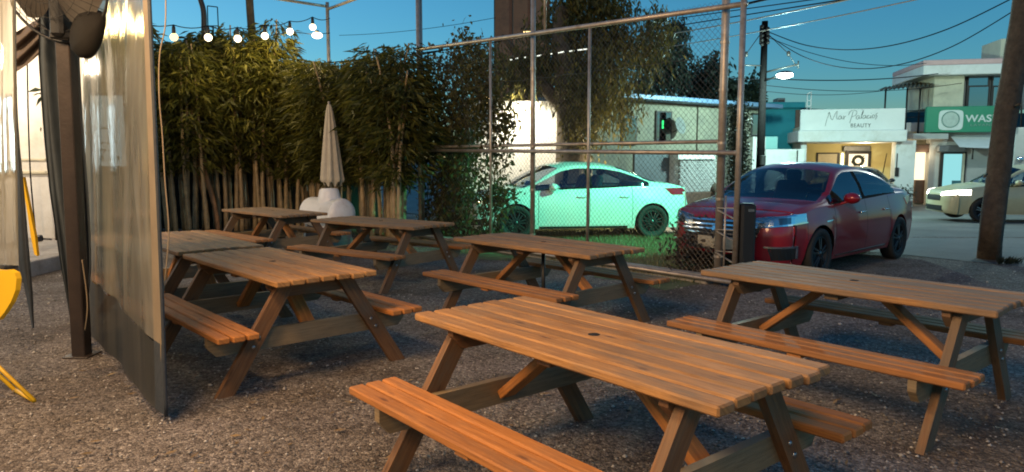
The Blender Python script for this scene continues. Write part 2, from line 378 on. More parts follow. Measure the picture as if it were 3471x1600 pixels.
# loose stones on the near gravel
k=11000
d=2.2+7.5*rs.rand(k)**1.6; px=rs.uniform(-.1*3471,1.1*3471,k); X=(px-1735.5)/F*d
r0=rs.uniform(.003,.012,k)*np.where(rs.rand(k)<.04,1.7,1); octv=np.array([(1,0,0),(0,1,0),(-1,0,0),(0,-1,0),(0,0,.7),(0,0,-.7)],float)
a=rs.uniform(0,6.28,k); ca,sa=np.cos(a),np.sin(a); V=np.empty((k,6,3)); sx=rs.uniform(.7,1.3,(k,6))
V[:,:,0]=(octv[:,0]*ca[:,None]-octv[:,1]*sa[:,None])*sx; V[:,:,1]=(octv[:,0]*sa[:,None]+octv[:,1]*ca[:,None])*sx; V[:,:,2]=octv[:,2]*sx
V=V*r0[:,None,None]+np.stack([X,d,r0*.35],1)[:,None,:]
of=np.array([(0,1,4),(1,2,4),(2,3,4),(3,0,4),(1,0,5),(2,1,5),(3,2,5),(0,3,5)]); Fq=(of[None]+(np.arange(k)*6)[:,None,None]).reshape(-1,3)
tag(raw_mesh('loose_stones',V.reshape(-1,3),Fq,M['stone']),'small loose pale and brown stones on the gravel yard','gravel',kind='stuff')
# fallen leaves
k=420; d=2.6+6*rs.rand(k)**1.3; X=(rs.uniform(0,3471,k)-1735.5)/F*d; a=rs.uniform(0,6.28,k); L=rs.uniform(.015,.04,k)
u=np.stack([np.cos(a),np.sin(a),rs.uniform(-.2,.3,k)],1)*L[:,None]; w=np.stack([-np.sin(a),np.cos(a),rs.uniform(-.3,.3,k)],1)*(L*.32)[:,None]; P=np.stack([X,d,np.full(k,.02)],1)
V=np.stack([P-u,P+w,P+u,P-w],1).reshape(-1,3); M['litter']=leafmat('dry_leaf',(.14,.09,.04),(.25,.17,.08),(.38,.30,.17),.1)
tag(raw_mesh('fallen_leaves',V,np.arange(4*k).reshape(-1,4),M['litter']),'scattered dry fallen leaves lying on the gravel','leaf litter',kind='stuff')

# ------------------------------------------------------------------ picnic tables
TL,TW=1.84,.75
def make_table():
    t=thing('picnic_table',(0,0,0),'-','picnic table','wooden picnic tables in the gravel yard')
    m=MB(); nb=7; bw=.0965; gap=(TW-nb*bw)/(nb-1)
    for i in range(nb):
        j=rnd.uniform(-.006,.006); m.box((j,-TW/2+bw/2+i*(bw+gap),.73+rnd.uniform(-.0025,.0025)),(TL+rnd.uniform(-.022,.012),bw,.04),bev=.0075)
    m.build('tabletop',M['wood_top'],t)
    m=MB(); m.lathe([(.0,.0006),(.021,.0006),(.021,.0),(.027,.0),(.027,.0015),(.021,.0025)],(.0,0,.7515),n=18); m.build('hole_disc',M['seam'],t)  # dark disc laid on the board; the hole's shade is its colour
    for s in (-1,1):
        m=MB()
        for i in range(3):
            m.box((rnd.uniform(-.006,.006),s*(.49+.0425+i*.0925),.416),(TL+rnd.uniform(-.02,.014),.0795,.04),bev=.0075)
        m.box((0,s*.625,.385),(.09,.23,.022),bev=.003)
        m.build('bench',M['wood_orange'],t)
    for s in (-1,1):
        m=MB(); m.prism([(-.33,.709),(.33,.709),(.33,.67),(.26,.60),(-.26,.60),(-.33,.67)],(s*.66-.022,0,0),(0,1,0),(0,0,1),.044); m.build('top_support',M['wood_dark'],t)
        m=MB(); m.prism([(-.745,.395),(.745,.395),(.745,.33),(.69,.265),(-.69,.265),(-.745,.33)],(s*.66-.022,0,0),(0,1,0),(0,0,1),.044); m.build('bench_support',M['wood_pale'],t)
        for q in (-1,1):
            m=MB(); L=math.hypot(.42,.69); cs,sn=.42/L,.69/L
            # leg board: slanted in the v-z plane, ends cut level
            hw=.051/sn
            poly=[(q*.21-hw,.709),(q*.21+hw,.709),(q*.66+hw,0.0),(q*.66-hw,0.0)]
            if q<0: poly=poly
            m.prism(poly,(s*.7055-.0225,0,0),(0,1,0),(0,0,1),.045)
            # set uv along the board
            m.uv=[(p[2]*1.2+q*3+s,p[1]*1.0-p[2]*.6*(-q)+p[0]) for p in m.v]
            lg=m.build('leg',M['wood_dark'] if (q+s)%4 else M['wood_dark'],t)
            mb=MB()
            for zz in (.36,.30): mb.lathe([(0,.006),(.011,.006),(.013,0)],(s*(.7055+.0226),q*(.66-.42*zz/.69*1.07),zz),(s,0,0),n=8)
            mb.build('bolt_head',M['bolt'],lg)
        m=MB(); m.bar((s*.16,0,.70),(s*.632,0,.315),.10,.045,bev=.004); m.build('brace',M['wood_orange'],t)
    m=MB(); m.box((0,0,.685),(.09,.62,.042),bev=.004); m.build('middle_batten',M['wood_dark'],t)
    return t
TABLES=[('M',.37,3.194,-50.5,.02,'large orange picnic table in the foreground with umbrella hole'),
 ('R',2.228,4.642,-49.8,.16,'picnic table on the right in front of the red sedan'),
 ('C',.299,6.806,-47.8,.12,'picnic table beside the chain link fence in front of the pale sedan'),
 ('L',-1.848,5.517,-48.2,-.03,'bright orange picnic table right of the clear plastic curtain'),
 ('K',-3.157,7.028,-49.2,.03,'picnic table half hidden by the curtain, end to end with the bright orange table'),
 ('B',-3.607,10.875,-43.6,.15,'farthest picnic table, standing before the bamboo canes'),
 ('D',-1.66,9.12,-36.0,.12,'picnic table in front of the white gas tank')]
proto=make_table()
for i,(k,x,y,a,g,lab) in enumerate(TABLES):
    o=proto if i==0 else copy_tree(proto)
    o.location=(x,y,0); o.rotation_euler.z=R(a); o['label']=lab
    for c in [o]+list(o.children_recursive): c.color=(g,0,0,1)
    if k=='C':
        m=MB(); m.tube([(x,y,0),(x,y,.70)],.019,10); m.lathe([(.0,.012),(.05,.012),(.055,0)],(x,y,0),n=12); m.build('parasol_tube',M['black'],o)

# ------------------------------------------------------------------ steel post, plastic curtains, fan, chair at the left edge
pb=gnd(278,1205); pt=at(212,-90,5.5)
m=MB(); m.bar(pb,pt,.105,.105,(0,1,0),bev=.006)
post=thing('steel_post',pb,'dark brown square steel post standing in the gravel beside the curtain','post')
m.build('shaft',M['rustpaint'],post)
m=MB(); m.box((pb.x,pb.y,.006),(.2,.2,.012),bev=.003); m.build('base_plate',M['rustpaint'],post)
def vinyl():
    m,nt,b,out=nodes('clear_vinyl')
    tc=N(nt,'UVMap'); mp=N(nt,'Mapping'); mp.inputs['Scale'].default_value=(4,1.1,1); nt.links.new(tc.outputs[0],mp.inputs[0])
    n=N(nt,'TexNoise',Scale=1.0,Detail=3.5,Roughness=.5,Distortion=2.2); nt.links.new(mp.outputs[0],n.inputs['Vector'])
    n2=N(nt,'TexNoise',Scale=3.0,Detail=4.0); nt.links.new(tc.outputs[0],n2.inputs['Vector'])
    b.inputs['Base Color'].default_value=(.44,.39,.28,1); b.inputs['Roughness'].default_value=.13; b.inputs['Specular IOR Level'].default_value=.75
    bp=N(nt,'Bump',Strength=.4,Distance=.05); nt.links.new(n.outputs['Fac'],bp.inputs['Height']); nt.links.new(bp.outputs[0],b.inputs['Normal'])
    t=N(nt,'BsdfTranslucent'); t.inputs[0].default_value=(.50,.43,.30,1)
    mx=N(nt,'MixShader'); mx.inputs[0].default_value=.45; nt.links.new(b.outputs[0],mx.inputs[1]); nt.links.new(t.outputs[0],mx.inputs[2])
    tr0=N(nt,'BsdfTransparent'); tr0.inputs[0].default_value=(.86,.83,.76,1); rf=N(nt,'BsdfRefraction',IOR=1.08,Roughness=.2); rf.inputs[0].default_value=(.9,.88,.82,1); nt.links.new(bp.outputs[0],rf.inputs['Normal'])
    tr=N(nt,'MixShader'); tr.inputs[0].default_value=.95; nt.links.new(tr0.outputs[0],tr.inputs[1]); nt.links.new(rf.outputs[0],tr.inputs[2])
    r=ramp(nt,n.outputs['Fac'],[(.3,(.38,.38,.38)),(.7,(.82,.82,.82))])
    m2=N(nt,'MixShader'); nt.links.new(r.outputs[0],m2.inputs[0]); nt.links.new(tr.outputs[0],m2.inputs[1]); nt.links.new(mx.outputs[0],m2.inputs[2])
    nt.links.new(m2.outputs[0],out.inputs[0]); return m
M['vinyl']=vinyl()
def band_mat():
    m,nt,b,out=nodes('smoky_vinyl_band'); tc=N(nt,'UVMap'); mp=N(nt,'Mapping'); mp.inputs['Scale'].default_value=(22,.8,1); nt.links.new(tc.outputs[0],mp.inputs[0])
    n=N(nt,'TexNoise',Scale=1.0,Detail=5.0); nt.links.new(mp.outputs[0],n.inputs['Vector'])
    r=ramp(nt,n.outputs['Fac'],[(.3,(.02,.02,.018)),(.7,(.07,.066,.055))]); nt.links.new(r.outputs[0],b.inputs['Base Color']); b.inputs['Roughness'].default_value=.5
    tr=N(nt,'BsdfTransparent'); tr.inputs[0].default_value=(.55,.53,.48,1); mx=N(nt,'MixShader'); mx.inputs[0].default_value=.72
    nt.links.new(tr.outputs[0],mx.inputs[1]); nt.links.new(b.outputs[0],mx.inputs[2]); nt.links.new(mx.outputs[0],out.inputs[0]); return m
M['band']=band_mat()
def sheet(c00,c10,c01,c11,nx,amp=.03,waves=9,ph=0.0,seed=0):
    c00,c10,c01,c11=map(Vector,(c00,c10,c01,c11))
    n=(c10-c00).cross(c01-c00).normalized()
    def fn(u,v):
        p=(c00*(1-u)+c10*u)*(1-v)+(c01*(1-u)+c11*u)*v
        w=math.sin(u*waves*6.283+ph+.8*math.sin(v*2.2+seed))*.6+math.sin(u*waves*2.3*6.283+1.7*v+seed)*.3
        return p+n*amp*w*(1-.35*v)
    return fn
BR,BL,TR,TLc=gnd(556,1413,.05),at(300,1118,6.2),at(498,-80,4.13),at(280,-80,6.2)
cur=thing('plastic_curtain',(BR+BL)/2,'hanging clear plastic curtain with dark lower band, beside the brown post','curtain')
f1=sheet(BL,BR,TLc,TR,1,.022,1.6)
vb=.165
m=MB(); m.grid(lambda u,v:f1(u*.93,vb+(1-vb)*v),70,30,uvs=(1,1)); m.build('clear_panel',M['vinyl'],cur)
m=MB(); m.grid(lambda u,v:f1(u*.93,(vb+.006*math.sin(u*30))*v),70,8,uvs=(1,.3)); m.build('lower_band',M['band'],cur)
m=MB(); m.grid(lambda u,v:f1(.93+u*.07,vb+(1-vb)*v)+Vector((0,-.004,0)),8,30,uvs=(.2,1)); m.build('side_hem',mat('beige_hem',(.23,.18,.12),.55,0,.15,5),cur)
m=MB(); m.grid(lambda u,v:f1(.93+u*.07,vb*v)+Vector((0,-.004,0)),8,8,uvs=(.2,.3)); m.build('corner_hem',M['fabric_dark'],cur)
m=MB(); m.tube([f1(1.0,i/30)+Vector((0,-.006,0)) for i in range(31)],.012,6); m.build('edge_cord',M['fabric_dark'],cur)
m=MB(); m.tube([TLc.lerp(TR,-.25)+Vector((0,0,.02)),TLc.lerp(TR,1.02)+Vector((0,0,.02))],.02,8); m.build('curtain_rod',M['rustpaint'],cur)
# gathered dark cloth tied at the post
gc=thing('gathered_curtain',at(250,1150,5.8),'dark gathered curtain drawn together behind the brown post','curtain')
m=MB()
prof=[(20,132,258,5.72),(190,130,270,5.74),(350,140,278,5.74),(500,152,288,5.74),(650,168,300,5.74),(800,190,308,5.74),(900,205,310,5.74),(1000,224,302,5.74),(1090,238,285,5.72),(1160,250,268,5.70)]
def gath(u,v):
    k=v*(len(prof)-1); i=min(int(k),len(prof)-2); fr=k-i; a,c=prof[i],prof[i+1]
    y,l,r,d=[a[j]*(1-fr)+c[j]*fr for j in range(4)]
    x=l+(r-l)*(.5-.5*math.cos(math.pi*min(2*u,2-2*u)))
    dd=d+.05+(.06*math.sin(u*math.pi*2-math.pi/2)) +.02*math.sin(u*34+v*3)
    return at(x,y,dd)
m.grid(gath,64,34); m.build('cloth',mat('dark_blue_grey_cloth',(.035,.048,.062),.7,0,.3,4),gc)
m=MB()
def swag(u,v):
    x=52+u*100; y=(110-60*u)*(1-v)+(245-52*u-30*u*u)*v
    return at(x,y,6.15+.05*math.sin(v*16+u*3))
m.grid(swag,20,20); m.build('gauze_swag',M['fabric_brown'],gc)
# left clear curtain with its dark hem
lc=thing('plastic_curtain',at(60,1000,5.0),'clear plastic curtain with narrow dark hem at the far left','curtain')
c0,c1,c2,c3=at(-330,880,4.3),at(60,900,5.0),at(-330,-80,4.3),at(44,-80,5.0)
f2=sheet(c0,c1,c2,c3,1,.03,5,1.0,2)
m=MB(); m.grid(lambda u,v:f2(u,v),50,24); m.build('clear_panel',M['vinyl'],lc)
m=MB(); f3=sheet(at(-330,1010,4.3),at(66,960,5.0),c0,c1,1,.03,5,1.0,2); m.grid(lambda u,v:f3(u,v),50,6,uvs=(1,.3)); m.build('lower_band',M['band'],lc)
m=MB(); m.tube([c2+(c2-c3)*.1+Vector((0,0,.02)),c3+Vector((0,0,.02)),Vector((pt.x,pt.y,c3.z+.02))],.02,8); m.build('curtain_rod',M['rustpaint'],lc)
m=MB(); pr=[(-80,40,54),(200,44,56),(380,46,60),(500,48,68),(620,50,80),(760,52,92),(880,60,102),(1000,88,112),(1112,108,116)]
def hem(u,v):
    k=v*(len(pr)-1); i=min(int(k),len(pr)-2); fr=k-i; y,l,r=[pr[i][j]*(1-fr)+pr[i+1][j]*fr for j in range(3)]
    return at(l+(r-l)*u,y,5.02+.03*math.sin(u*5+v*2)-.02*u)
m.grid(hem,8,30); m.build('side_hem',M['fabric_dark'],lc)
# fan on the post
fc=at(172,-92,5.30); right=Vector((1,0,0)); 
fan=thing('wall_fan',fc,'big black fan with wire guard clamped to the brown post','fan')
axf=Vector((-.25,-.93,-.25)).normalized(); xr=axf.cross(Vector((0,0,1))).normalized(); yu=xr.cross(axf)
def circ(r,o=0,n=48): return [fc+axf*o+(xr*math.cos(6.2832*i/n)+yu*math.sin(6.2832*i/n))*r for i in range(n+1)]
m=MB(); m.tube(circ(.475),.011,6); m.tube(circ(.475,-.10),.007,6)
for rr_,oo in ((.40,.05),(.30,.09),(.2,.11)): m.tube(circ(rr_,oo),.0025,4)
for i in range(40):
    a=6.2832*i/40; d_=xr*math.cos(a)+yu*math.sin(a)
    m.tube([fc+axf*.115+d_*.08,fc+axf*.09+d_*.30,fc+axf*.0+d_*.475],.002,4)
m.build('wire_guard',M['black'],fan)
m=MB()
for i in range(3):
    a=R(100+120*i); d_=xr*math.cos(a)+yu*math.sin(a); s_=xr*math.cos(a+1.57)+yu*math.sin(a+1.57)
    m.grid(lambda u,v:fc+d_*(.05+.37*v)+s_*((u-.5)*(.10+.30*math.sin(v*2.4)))+axf*(.05*(u-.5)),8,8)
bl=m.build('blades',mat('smoky_fan_blade',(.055,.048,.042),.35,0,.1),fan)
m=MB(); m.lathe([(0,-.06),(.08,-.05),(.10,.0),(.085,.07),(.05,.10),(0,.11)],fc-axf*.06,axf); m.build('motor',M['black'],fan)
kc=at(205,72,5.36)
m=MB(); m.bar(at(200,-10,5.38),at(206,125,5.38),.13,.10,bev=.02); m.bar(at(170,118,5.38),at(250,118,5.38),.05,.06,bev=.012); m.build('clamp',M['black'],fan)
m=MB(); poly=[(264,46),(290,35),(315,32),(340,36),(358,48),(361,66),(359,92),(352,125),(340,159),(327,182),(311,197),(290,200),(270,195),(252,182),(240,168),(236,145),(234,120),(240,90),(250,64)]
cx,cy=300,115
def shell(u,v):
    k=u*len(poly); i=int(k)%len(poly); fr=k-int(k); p=poly[i]; q=poly[(i+1)%len(poly)]; x=p[0]*(1-fr)+q[0]*fr; y=p[1]*(1-fr)+q[1]*fr
    s_=math.sin(v*math.pi); return at(cx+(x-cx)*s_,cy+(y-cy)*s_,5.34-.13*math.cos(v*math.pi))
m.grid(shell,38,14); m.build('motor_housing',mat('matt_black_housing',(.012,.011,.010),.8,0,.1,spec=.2),fan)
# ropes
def rope(name,pts,r,mt,label,group=None):
    m=MB(); m.tube(pts,r,5); return tag(m.build(name,mt),label,'rope',group)
def smooth(pts,n=6):
    pts=[Vector(p) for p in pts]; out=[]
    for i in range(len(pts)-1):
        p0=pts[max(i-1,0)];p1=pts[i];p2=pts[i+1];p3=pts[min(i+2,len(pts)-1)]
        for k in range(n):
            t=k/n; out.append(.5*((2*p1)+(p2-p0)*t+(2*p0-5*p1+4*p2-p3)*t*t+(3*p1-p0-3*p2+p3)*t**3))
    out.append(pts[-1]); return out
rope('hanging_rope',smooth([at(562,-20,4.05),at(560,90,4.05),at(541,190,4.05),at(540,330,4.05),at(550,450,4.06),at(560,620,4.07),at(572,770,4.08),at(566,880,4.09),at(549,1040,4.1),at(546,1200,4.12),at(558,1330,4.14),at(562,1405,4.14)]),.0038,M['rope'],'thin pale rope hanging beside the curtain edge')
rope('hanging_rope',smooth([at(278,880,5.35),at(292,980,5.35),at(296,1050,5.34),at(288,1120,5.36)]),.004,M['rope'],'short loose cord hanging down the brown post')
# yellow folding chair
ya,yb=gnd(116,1358,.012),gnd(50,1322,.012)
ch=thing('folding_chair',(ya+yb)/2,'yellow metal folding chair cut off by the left edge','chair')
side=(yb-ya); fw=Vector((-1,.12,0)).normalized()
m=MB()
for q in (ya,yb): m.tube([q,q+fw*.24+Vector((0,0,.22)),q+fw*.52+Vector((0,0,.47))],.013,8)
m.tube([ya,yb],.013,8); m.build('rear_leg_frame',M['yellow'],ch)
m=MB()
for q in (ya,yb):
    q0=q+fw*.62; m.tube([q0,q0-fw*.17+Vector((0,0,.47)),q0-fw*.36+Vector((0,0,.86))],.013,8)
m.tube([ya+fw*.62,yb+fw*.62],.013,8); m.build('front_leg_frame',M['yellow'],ch)
m=MB(); s0=ya+fw*.36+Vector((0,0,.47)); s1=yb+fw*.36+Vector((0,0,.47))
m.grid(lambda u,v:s0+(s1-s0)*u+fw*.40*v+Vector((0,0,-.01*math.sin(v*3.14))),6,6); m.grid(lambda u,v:s0+(s1-s0)*u+fw*.40*v+Vector((0,0,-.02-.01*math.sin(v*3.14))),6,6); m.build('seat',M['yellow'],ch)
bp=[(-60,912),(0,917),(30,915),(50,925),(56,945),(52,985),(36,1025),(14,1060),(-6,1085),(-60,1100)]
m=MB(); vs=[at(x,y,4.42) for x,y in bp]; vs2=[p+Vector((.012,.03,0)) for p in vs]; n=len(vs)
m.add(vs+vs2,[tuple(range(n)),tuple(range(2*n-1,n-1,-1))]+[(i,n+i,n+(i+1)%n,(i+1)%n) for i in range(n)]); m.build('backrest',M['yellow'],ch)
m=MB(); v0=[at(x,y,5.5) for x,y in [(78,600),(90,660),(104,730),(118,800),(126,868),(116,862),(104,800),(94,730),(84,670)]]; n=len(v0); v1=[p+Vector((0,.03,0)) for p in v0]
m.add(v0+v1,[tuple(range(n)),tuple(range(2*n-1,n-1,-1))]+[(i,n+i,n+(i+1)%n,(i+1)%n) for i in range(n)]); tag(m.build('yellow_pennant',M['yellow']),'narrow yellow strip hanging behind the dark curtain hem','banner')
# ------------------------------------------------------------------ cars
def pchip(pts):
    X=[p[0] for p in pts]; Y=[p[1] for p in pts]; n=len(X)
    h=[X[i+1]-X[i] for i in range(n-1)]; dl=[(Y[i+1]-Y[i])/h[i] for i in range(n-1)]
    d=[0]*n
    for i in range(1,n-1):
        if dl[i-1]*dl[i]>0:
            w1=2*h[i]+h[i-1]; w2=h[i]+2*h[i-1]; d[i]=(w1+w2)/(w1/dl[i-1]+w2/dl[i])
    d[0]=dl[0]; d[-1]=dl[-1]
    def f(x):
        if x<=X[0]: return Y[0]
        if x>=X[-1]: return Y[-1]
        i=0
        while x>X[i+1]: i+=1
        t=(x-X[i])/h[i]; t2=t*t; t3=t2*t
        return Y[i]*(2*t3-3*t2+1)+h[i]*d[i]*(t3-2*t2+t)+Y[i+1]*(-2*t3+3*t2)+h[i]*d[i+1]*(t3-t2)
    return f
def make_car(S):
    WB=S['wb']; hw=S['hw']; wr=S['wr']
    ztop=pchip(S['top']); zb_=pchip(S['belt']); wplan=pchip(S['plan'])
    xr,xf=S['xr'],S['xf']; sx0,sx1=S['side']; wx0,wx1=S['wind']; rx0,rx1=S['rear']
    seams=S['seams']; bp=S['bpil']
    xs=set(np.linspace(xr,xf,96).round(4))
    for x in seams: xs=set(q for q in xs if abs(q-x)>.018); xs|={x-.005,x+.005}
    for x in (sx0,sx1,bp-.05,bp+.05,wx0,wx1,rx0,rx1): xs=set(q for q in xs if abs(q-x)>.012); xs.add(x)
    for xw in (0,WB):
        xs|={round(xw+(wr+.045)*math.cos(a),4) for a in np.linspace(0,math.pi,17)}
    xs=sorted(xs); ded=[xs[0]]
    for x in xs[1:]:
        if x-ded[-1]>.006: ded.append(x)
    xs=ded
    wz=pchip([(.15,.90),(.24,.955),(.40,.985),(.56,1.0),(.70,.992),(.80,.972),(.90,.945),(1.05,.90)])
    T=[0,.1,.25,.42,.58,.72,.84,.93,1]; G=[.08,.5,.88,1.0]; RF=[.93,.78,.55,.28,0]
    def section(x):
        zb=S['sill']
        for xw in (0,WB):
            dx=abs(x-xw); Rw=wr+.045
            if dx<Rw: zb=max(zb,wr+math.sqrt(Rw*Rw-dx*dx))
        if x>WB+.45: zb=S['sill']-.02
        ze=zb_(x); zt=max(ztop(x),ze+.02); W=hw*wplan(x)
        fl=0
        for xw in (0,WB):
            dx=abs(x-xw)
            if dx<wr+.12: fl=.012*(1-max(0,dx-wr-.02)/.10) if dx>wr+.02 else .012
        P=[]
        for t in T:
            z=zb+(ze-zb)*t; P.append((x,W*wz(z)+fl*max(0,1-t*1.6),z))
        yb=P[-1][1]; h=zt-ze; cr=min(.075,.42*h); hs=h-cr
        tum=S.get('tum',.30)
        for g in G:
            r=(hs*g); P.append((x,yb-.012*min(1,h/.15)-tum*r-(.10*(r/.45)**2 if h>.2 else .3*r*(g)),ze+r))
        ye=P[-1][1]; zz=P[-1][2]
        for q in RF:
            P.append((x,ye*q,zz+cr*(1-q**2.4)))
        return P
    secs=[section(x) for x in xs]; nh=len(secs[0])
    def bendx(p):
        x,y,z=p; c=1-min(1,abs(y)/.72)**2
        up=max(0,min(1,(z-.80)/.15))
        if x>1.0: x+=S.get('bf',.20)*c*up*max(0,min(1,(x-1.0)/.8))*max(0,min(1,(xf-x)/.7))
        if x<.9: x-=S.get('br',.12)*c*up*max(0,min(1,(.9-x)/.7))*max(0,min(1,(x-xr)/.4))
        return (x,y,z)
    V=[];idx={}
    for i,s in enumerate(secs):
        for k,p in enumerate(s):
            q=bendx(p); idx[(i,k)]=len(V); V.append(q)
        for k,p in enumerate(s[:-1]):
            q=bendx(p); idx[(i,-k-1)]=len(V); V.append((q[0],-q[1],q[2]))
    def row(i): return [idx[(i,k)] for k in range(nh)]+[idx[(i,-k-1)] for k in range(nh-2,-1,-1)]
    cls={'body':[], 'gap':[], 'wind':[], 'rearg':[], 'sg':[], 'sgn':[], 'trim':[], 'door0':[], 'door1':[], 'door0n':[], 'door1n':[]}
    nbelt=len(T)-1; doors=S['doors']
    for i in range(len(xs)-1):
        a,c=row(i),row(i+1); xm=(xs[i]+xs[i+1])/2; tot=len(a)
        for k in range(tot-1):
            kk=k if k<nh-1 else tot-2-k
            f=(a[k],a[k+1],c[k+1],c[k]) ; left=k<nh-1
            gg='body'; h=ztop(xm)-zb_(xm)
            if kk<nbelt:
                if any(abs(xm-s)<.006 for s in seams) and kk>=1: gg='gap'
                else:
                    for di,(d0,d1) in enumerate(doors):
                        if d0<xm<d1 and kk>=1: gg='door%d'%di+('' if left else 'n')
            elif kk<nbelt+3 and sx0<xm<sx1 and h>.05:
                if kk==nbelt: gg='trim'
                elif abs(xm-bp)<.05: gg='trim'
                else: gg='sg' if left else 'sgn'
            elif kk>=nbelt+5:
                if wx0<xm<wx1: gg='wind'
                elif rx0<xm<rx1: gg='rearg'
            cls[gg].append(f)
    # ends
    def cap(i,depth,front):
        loop=row(i); base=[V[j] for j in loop]; cy=0; cz=sum(p[2] for p in base)/len(base); cz=.52
        prev=loop; rings=[.05,.12,.22,.36,.55,.8,1.0]
        sg_=1 if front else -1
        for r in rings:
            cur_=[]
            for p in base:
                rq=r**1.6; y=p[1]*(1-rq); z=cz+(p[2]-cz)*(1-rq)
                q=min(1,r/.5); bul=depth*(1-(1-q)**2.2)
                x=p[0]+sg_*(bul-S['pl']*((abs(p[1])*(1-rq))/.8)**2*min(1,r/.3)-S['lean']*max(0,z-.62)*min(1,r/.2))
                # use the same x on the whole ring centre
                x0=xs[i]; x=x0+(x-p[0])+(p[0]-x0)*(1-rq)
                cur_.append(len(V)); V.append((x,y,z))
            L=len(loop)
            for k in range(L):
                k2=(k+1)%L
                f=(prev[k],prev[k2],cur_[k2],cur_[k]); cls['body'].append(f if not front else f[::-1])
            prev=cur_
    cap(len(xs)-1,S['df'],True); cap(0,S['dr'],False)
    root=thing(S['name'],(0,0,0),S['label'],S.get('cat','car'))
    Vv=[Vector(v) for v in V]
    allf=[f for k in cls for f in cls[k]]
    bvh=BVHTree.FromPolygons(Vv,allf)
    def part(nm,keys,mats,par=root):
        m=MB(); fs=[]
        used={}; vv=[]
        for mi,k in enumerate(keys):
            for f in cls[k]:
                g=[]
                for j in f:
                    if j not in used: used[j]=len(vv); vv.append(V[j])
                    g.append(used[j])
                fs.append((g,mi))
        if not fs: return None
        m.v=vv; m.uv=[(0,0)]*len(vv); m.f=[g for g,_ in fs]; m.m=[q for _,q in fs]; m.sm=[True]*len(fs)
        return m.build(nm,mats,par)
    paint=S['paint']
    body=part('body',['body','gap','trim'],[paint,M['seam'],M['matt']])
    for k in ('door0','door0n','door1','door1n'):
        d=part('door',[k],[paint])
        if d:
            di=int(k[4]); sg=-1 if k.endswith('n') else 1; xh=doors[di][0]+.16
            m=MB(); p,nn_,_,_=bvh.find_nearest(Vector((xh,sg*hw*.97,.80)))
            m.tube([p+Vector((-.09,sg*.004,0)),p+Vector((-.08,sg*.026,0)),p+Vector((.08,sg*.026,0)),p+Vector((.09,sg*.004,0))],.012,6); m.build('door_handle',S.get('hmat',paint),d)
    part('side_window',['sg'],[M['carglass']]); part('side_window',['sgn'],[M['carglass']]); part('windscreen',['wind'],[M['carglass']]); part('rear_window',['rearg'],[M['carglass']])
    # floor pan and cabin
    m=MB(); m.box((WB/2+.05,0,.44),(WB+1.0,1.18,.42)); m.box((WB/2,0,.36),(WB-.85,hw*1.86,.26)); m.build('floor_pan',M['seam'],root)
    for (x,y,w) in ((1.15,.37,.50),(1.15,-.37,.50),(.25,0,1.25)):
        m=MB(); m.box((x+.22,y,.66),(.5,w,.16),bev=.05); m.bar((x,y,.68),(x-.20,y,1.20 if w<1 else 1.05),w,.13,(1,0,0),bev=.05)
        if w<1: m.box((x-.24,y,1.28),(.10,.26,.17),bev=.04)
        m.build('seat',M['cabin'],root)
    m=MB(); m.box((1.95,0,.82),(.45,1.30,.2),bev=.05); m.build('dashboard',M['cabin'],root)
    m=MB(); 
    c_=Vector((1.62,.37,.93)); ax_=Vector((-.9,0,.43)).normalized(); x_=Vector((0,1,0)); y_=ax_.cross(x_)
    m.tube([c_+(x_*math.cos(6.2832*i/24)+y_*math.sin(6.2832*i/24))*.18 for i in range(25)],.015,6); m.build('steering_wheel',M['black'],root)
    # wheels
    for xw in (0,WB):
        for sg in (1,-1):
            yw=sg*(hw-.10); ay=Vector((0,sg,0))
            m=MB(); m.lathe([(wr*.66,-.09),(wr*.9,-.105),(wr*.985,-.085),(wr,-.03),(wr,.05),(wr*.985,.085),(wr*.9,.1),(wr*.70,.085),(wr*.67,.06)],(xw,yw,wr),ay,36)
            wh=m.build('wheel',M['rubber'],root)
            m=MB(); rr_=wr*.68
            m.lathe([(rr_*1.0,.075),(rr_*.97,.085),(rr_*.9,.07),(rr_*.88,-.06),(0,-.06)],(xw,yw,wr),ay,32,mi=1)
            ns=S['spokes']
            for i in range(ns):
                a=6.2832*i/ns+.3; u=Vector((math.cos(a),0,math.sin(a))); s_=Vector((-math.sin(a),0,math.cos(a)))
                for q in (-1,1):
                    m.bar(Vector((xw,yw,wr))+ay*.075+u*.05+s_*q*.014,Vector((xw,yw,wr))+ay*.06+u*rr_*.93+s_*q*.034,.024,.02,ay,bev=.004)
            m.lathe([(0,.09),(.03,.088),(.045,.075),(.05,.05)],(xw,yw,wr),ay,14)
            m.build('rim',[S['rim'],M['black']],wh)
    # snapped panels
    def patch(nm,c,mt,nu=8,nv=5,off=.006,par=root,th=.01):
        c=[Vector(q) for q in c]; m=MB(); O=[];I=[]
        dn=Vector((0,0,0))
        for q in c:
            l,nn_,_,_=bvh.find_nearest(q)
            if nn_.dot(q-Vector((WB/2,0,.5)))<0: nn_=-nn_
            dn+=nn_
        dn.z*=.2; dn.normalize()
        for j in range(nv+1):
            for i in range(nu+1):
                u,v=i/nu,j/nv; p=(c[0]*(1-u)+c[1]*u)*(1-v)+(c[3]*(1-u)+c[2]*u)*v
                l,nn_,_,_=bvh.ray_cast(p+dn*.5,-dn,1.2)
                if l is None: l,nn_,_,_=bvh.find_nearest(p)
                if nn_.dot(p-Vector((WB/2,0,.5)))<0: nn_=-nn_
                O.append(l+nn_*off); I.append(l-nn_*th)
        n=len(O); g=lambda i,j:j*(nu+1)+i
        fs=[(g(i,j),g(i+1,j),g(i+1,j+1),g(i,j+1)) for j in range(nv) for i in range(nu)]
        ring=[g(i,0) for i in range(nu)]+[g(nu,j) for j in range(nv)]+[g(i,nv) for i in range(nu,0,-1)]+[g(0,j) for j in range(nv,0,-1)]
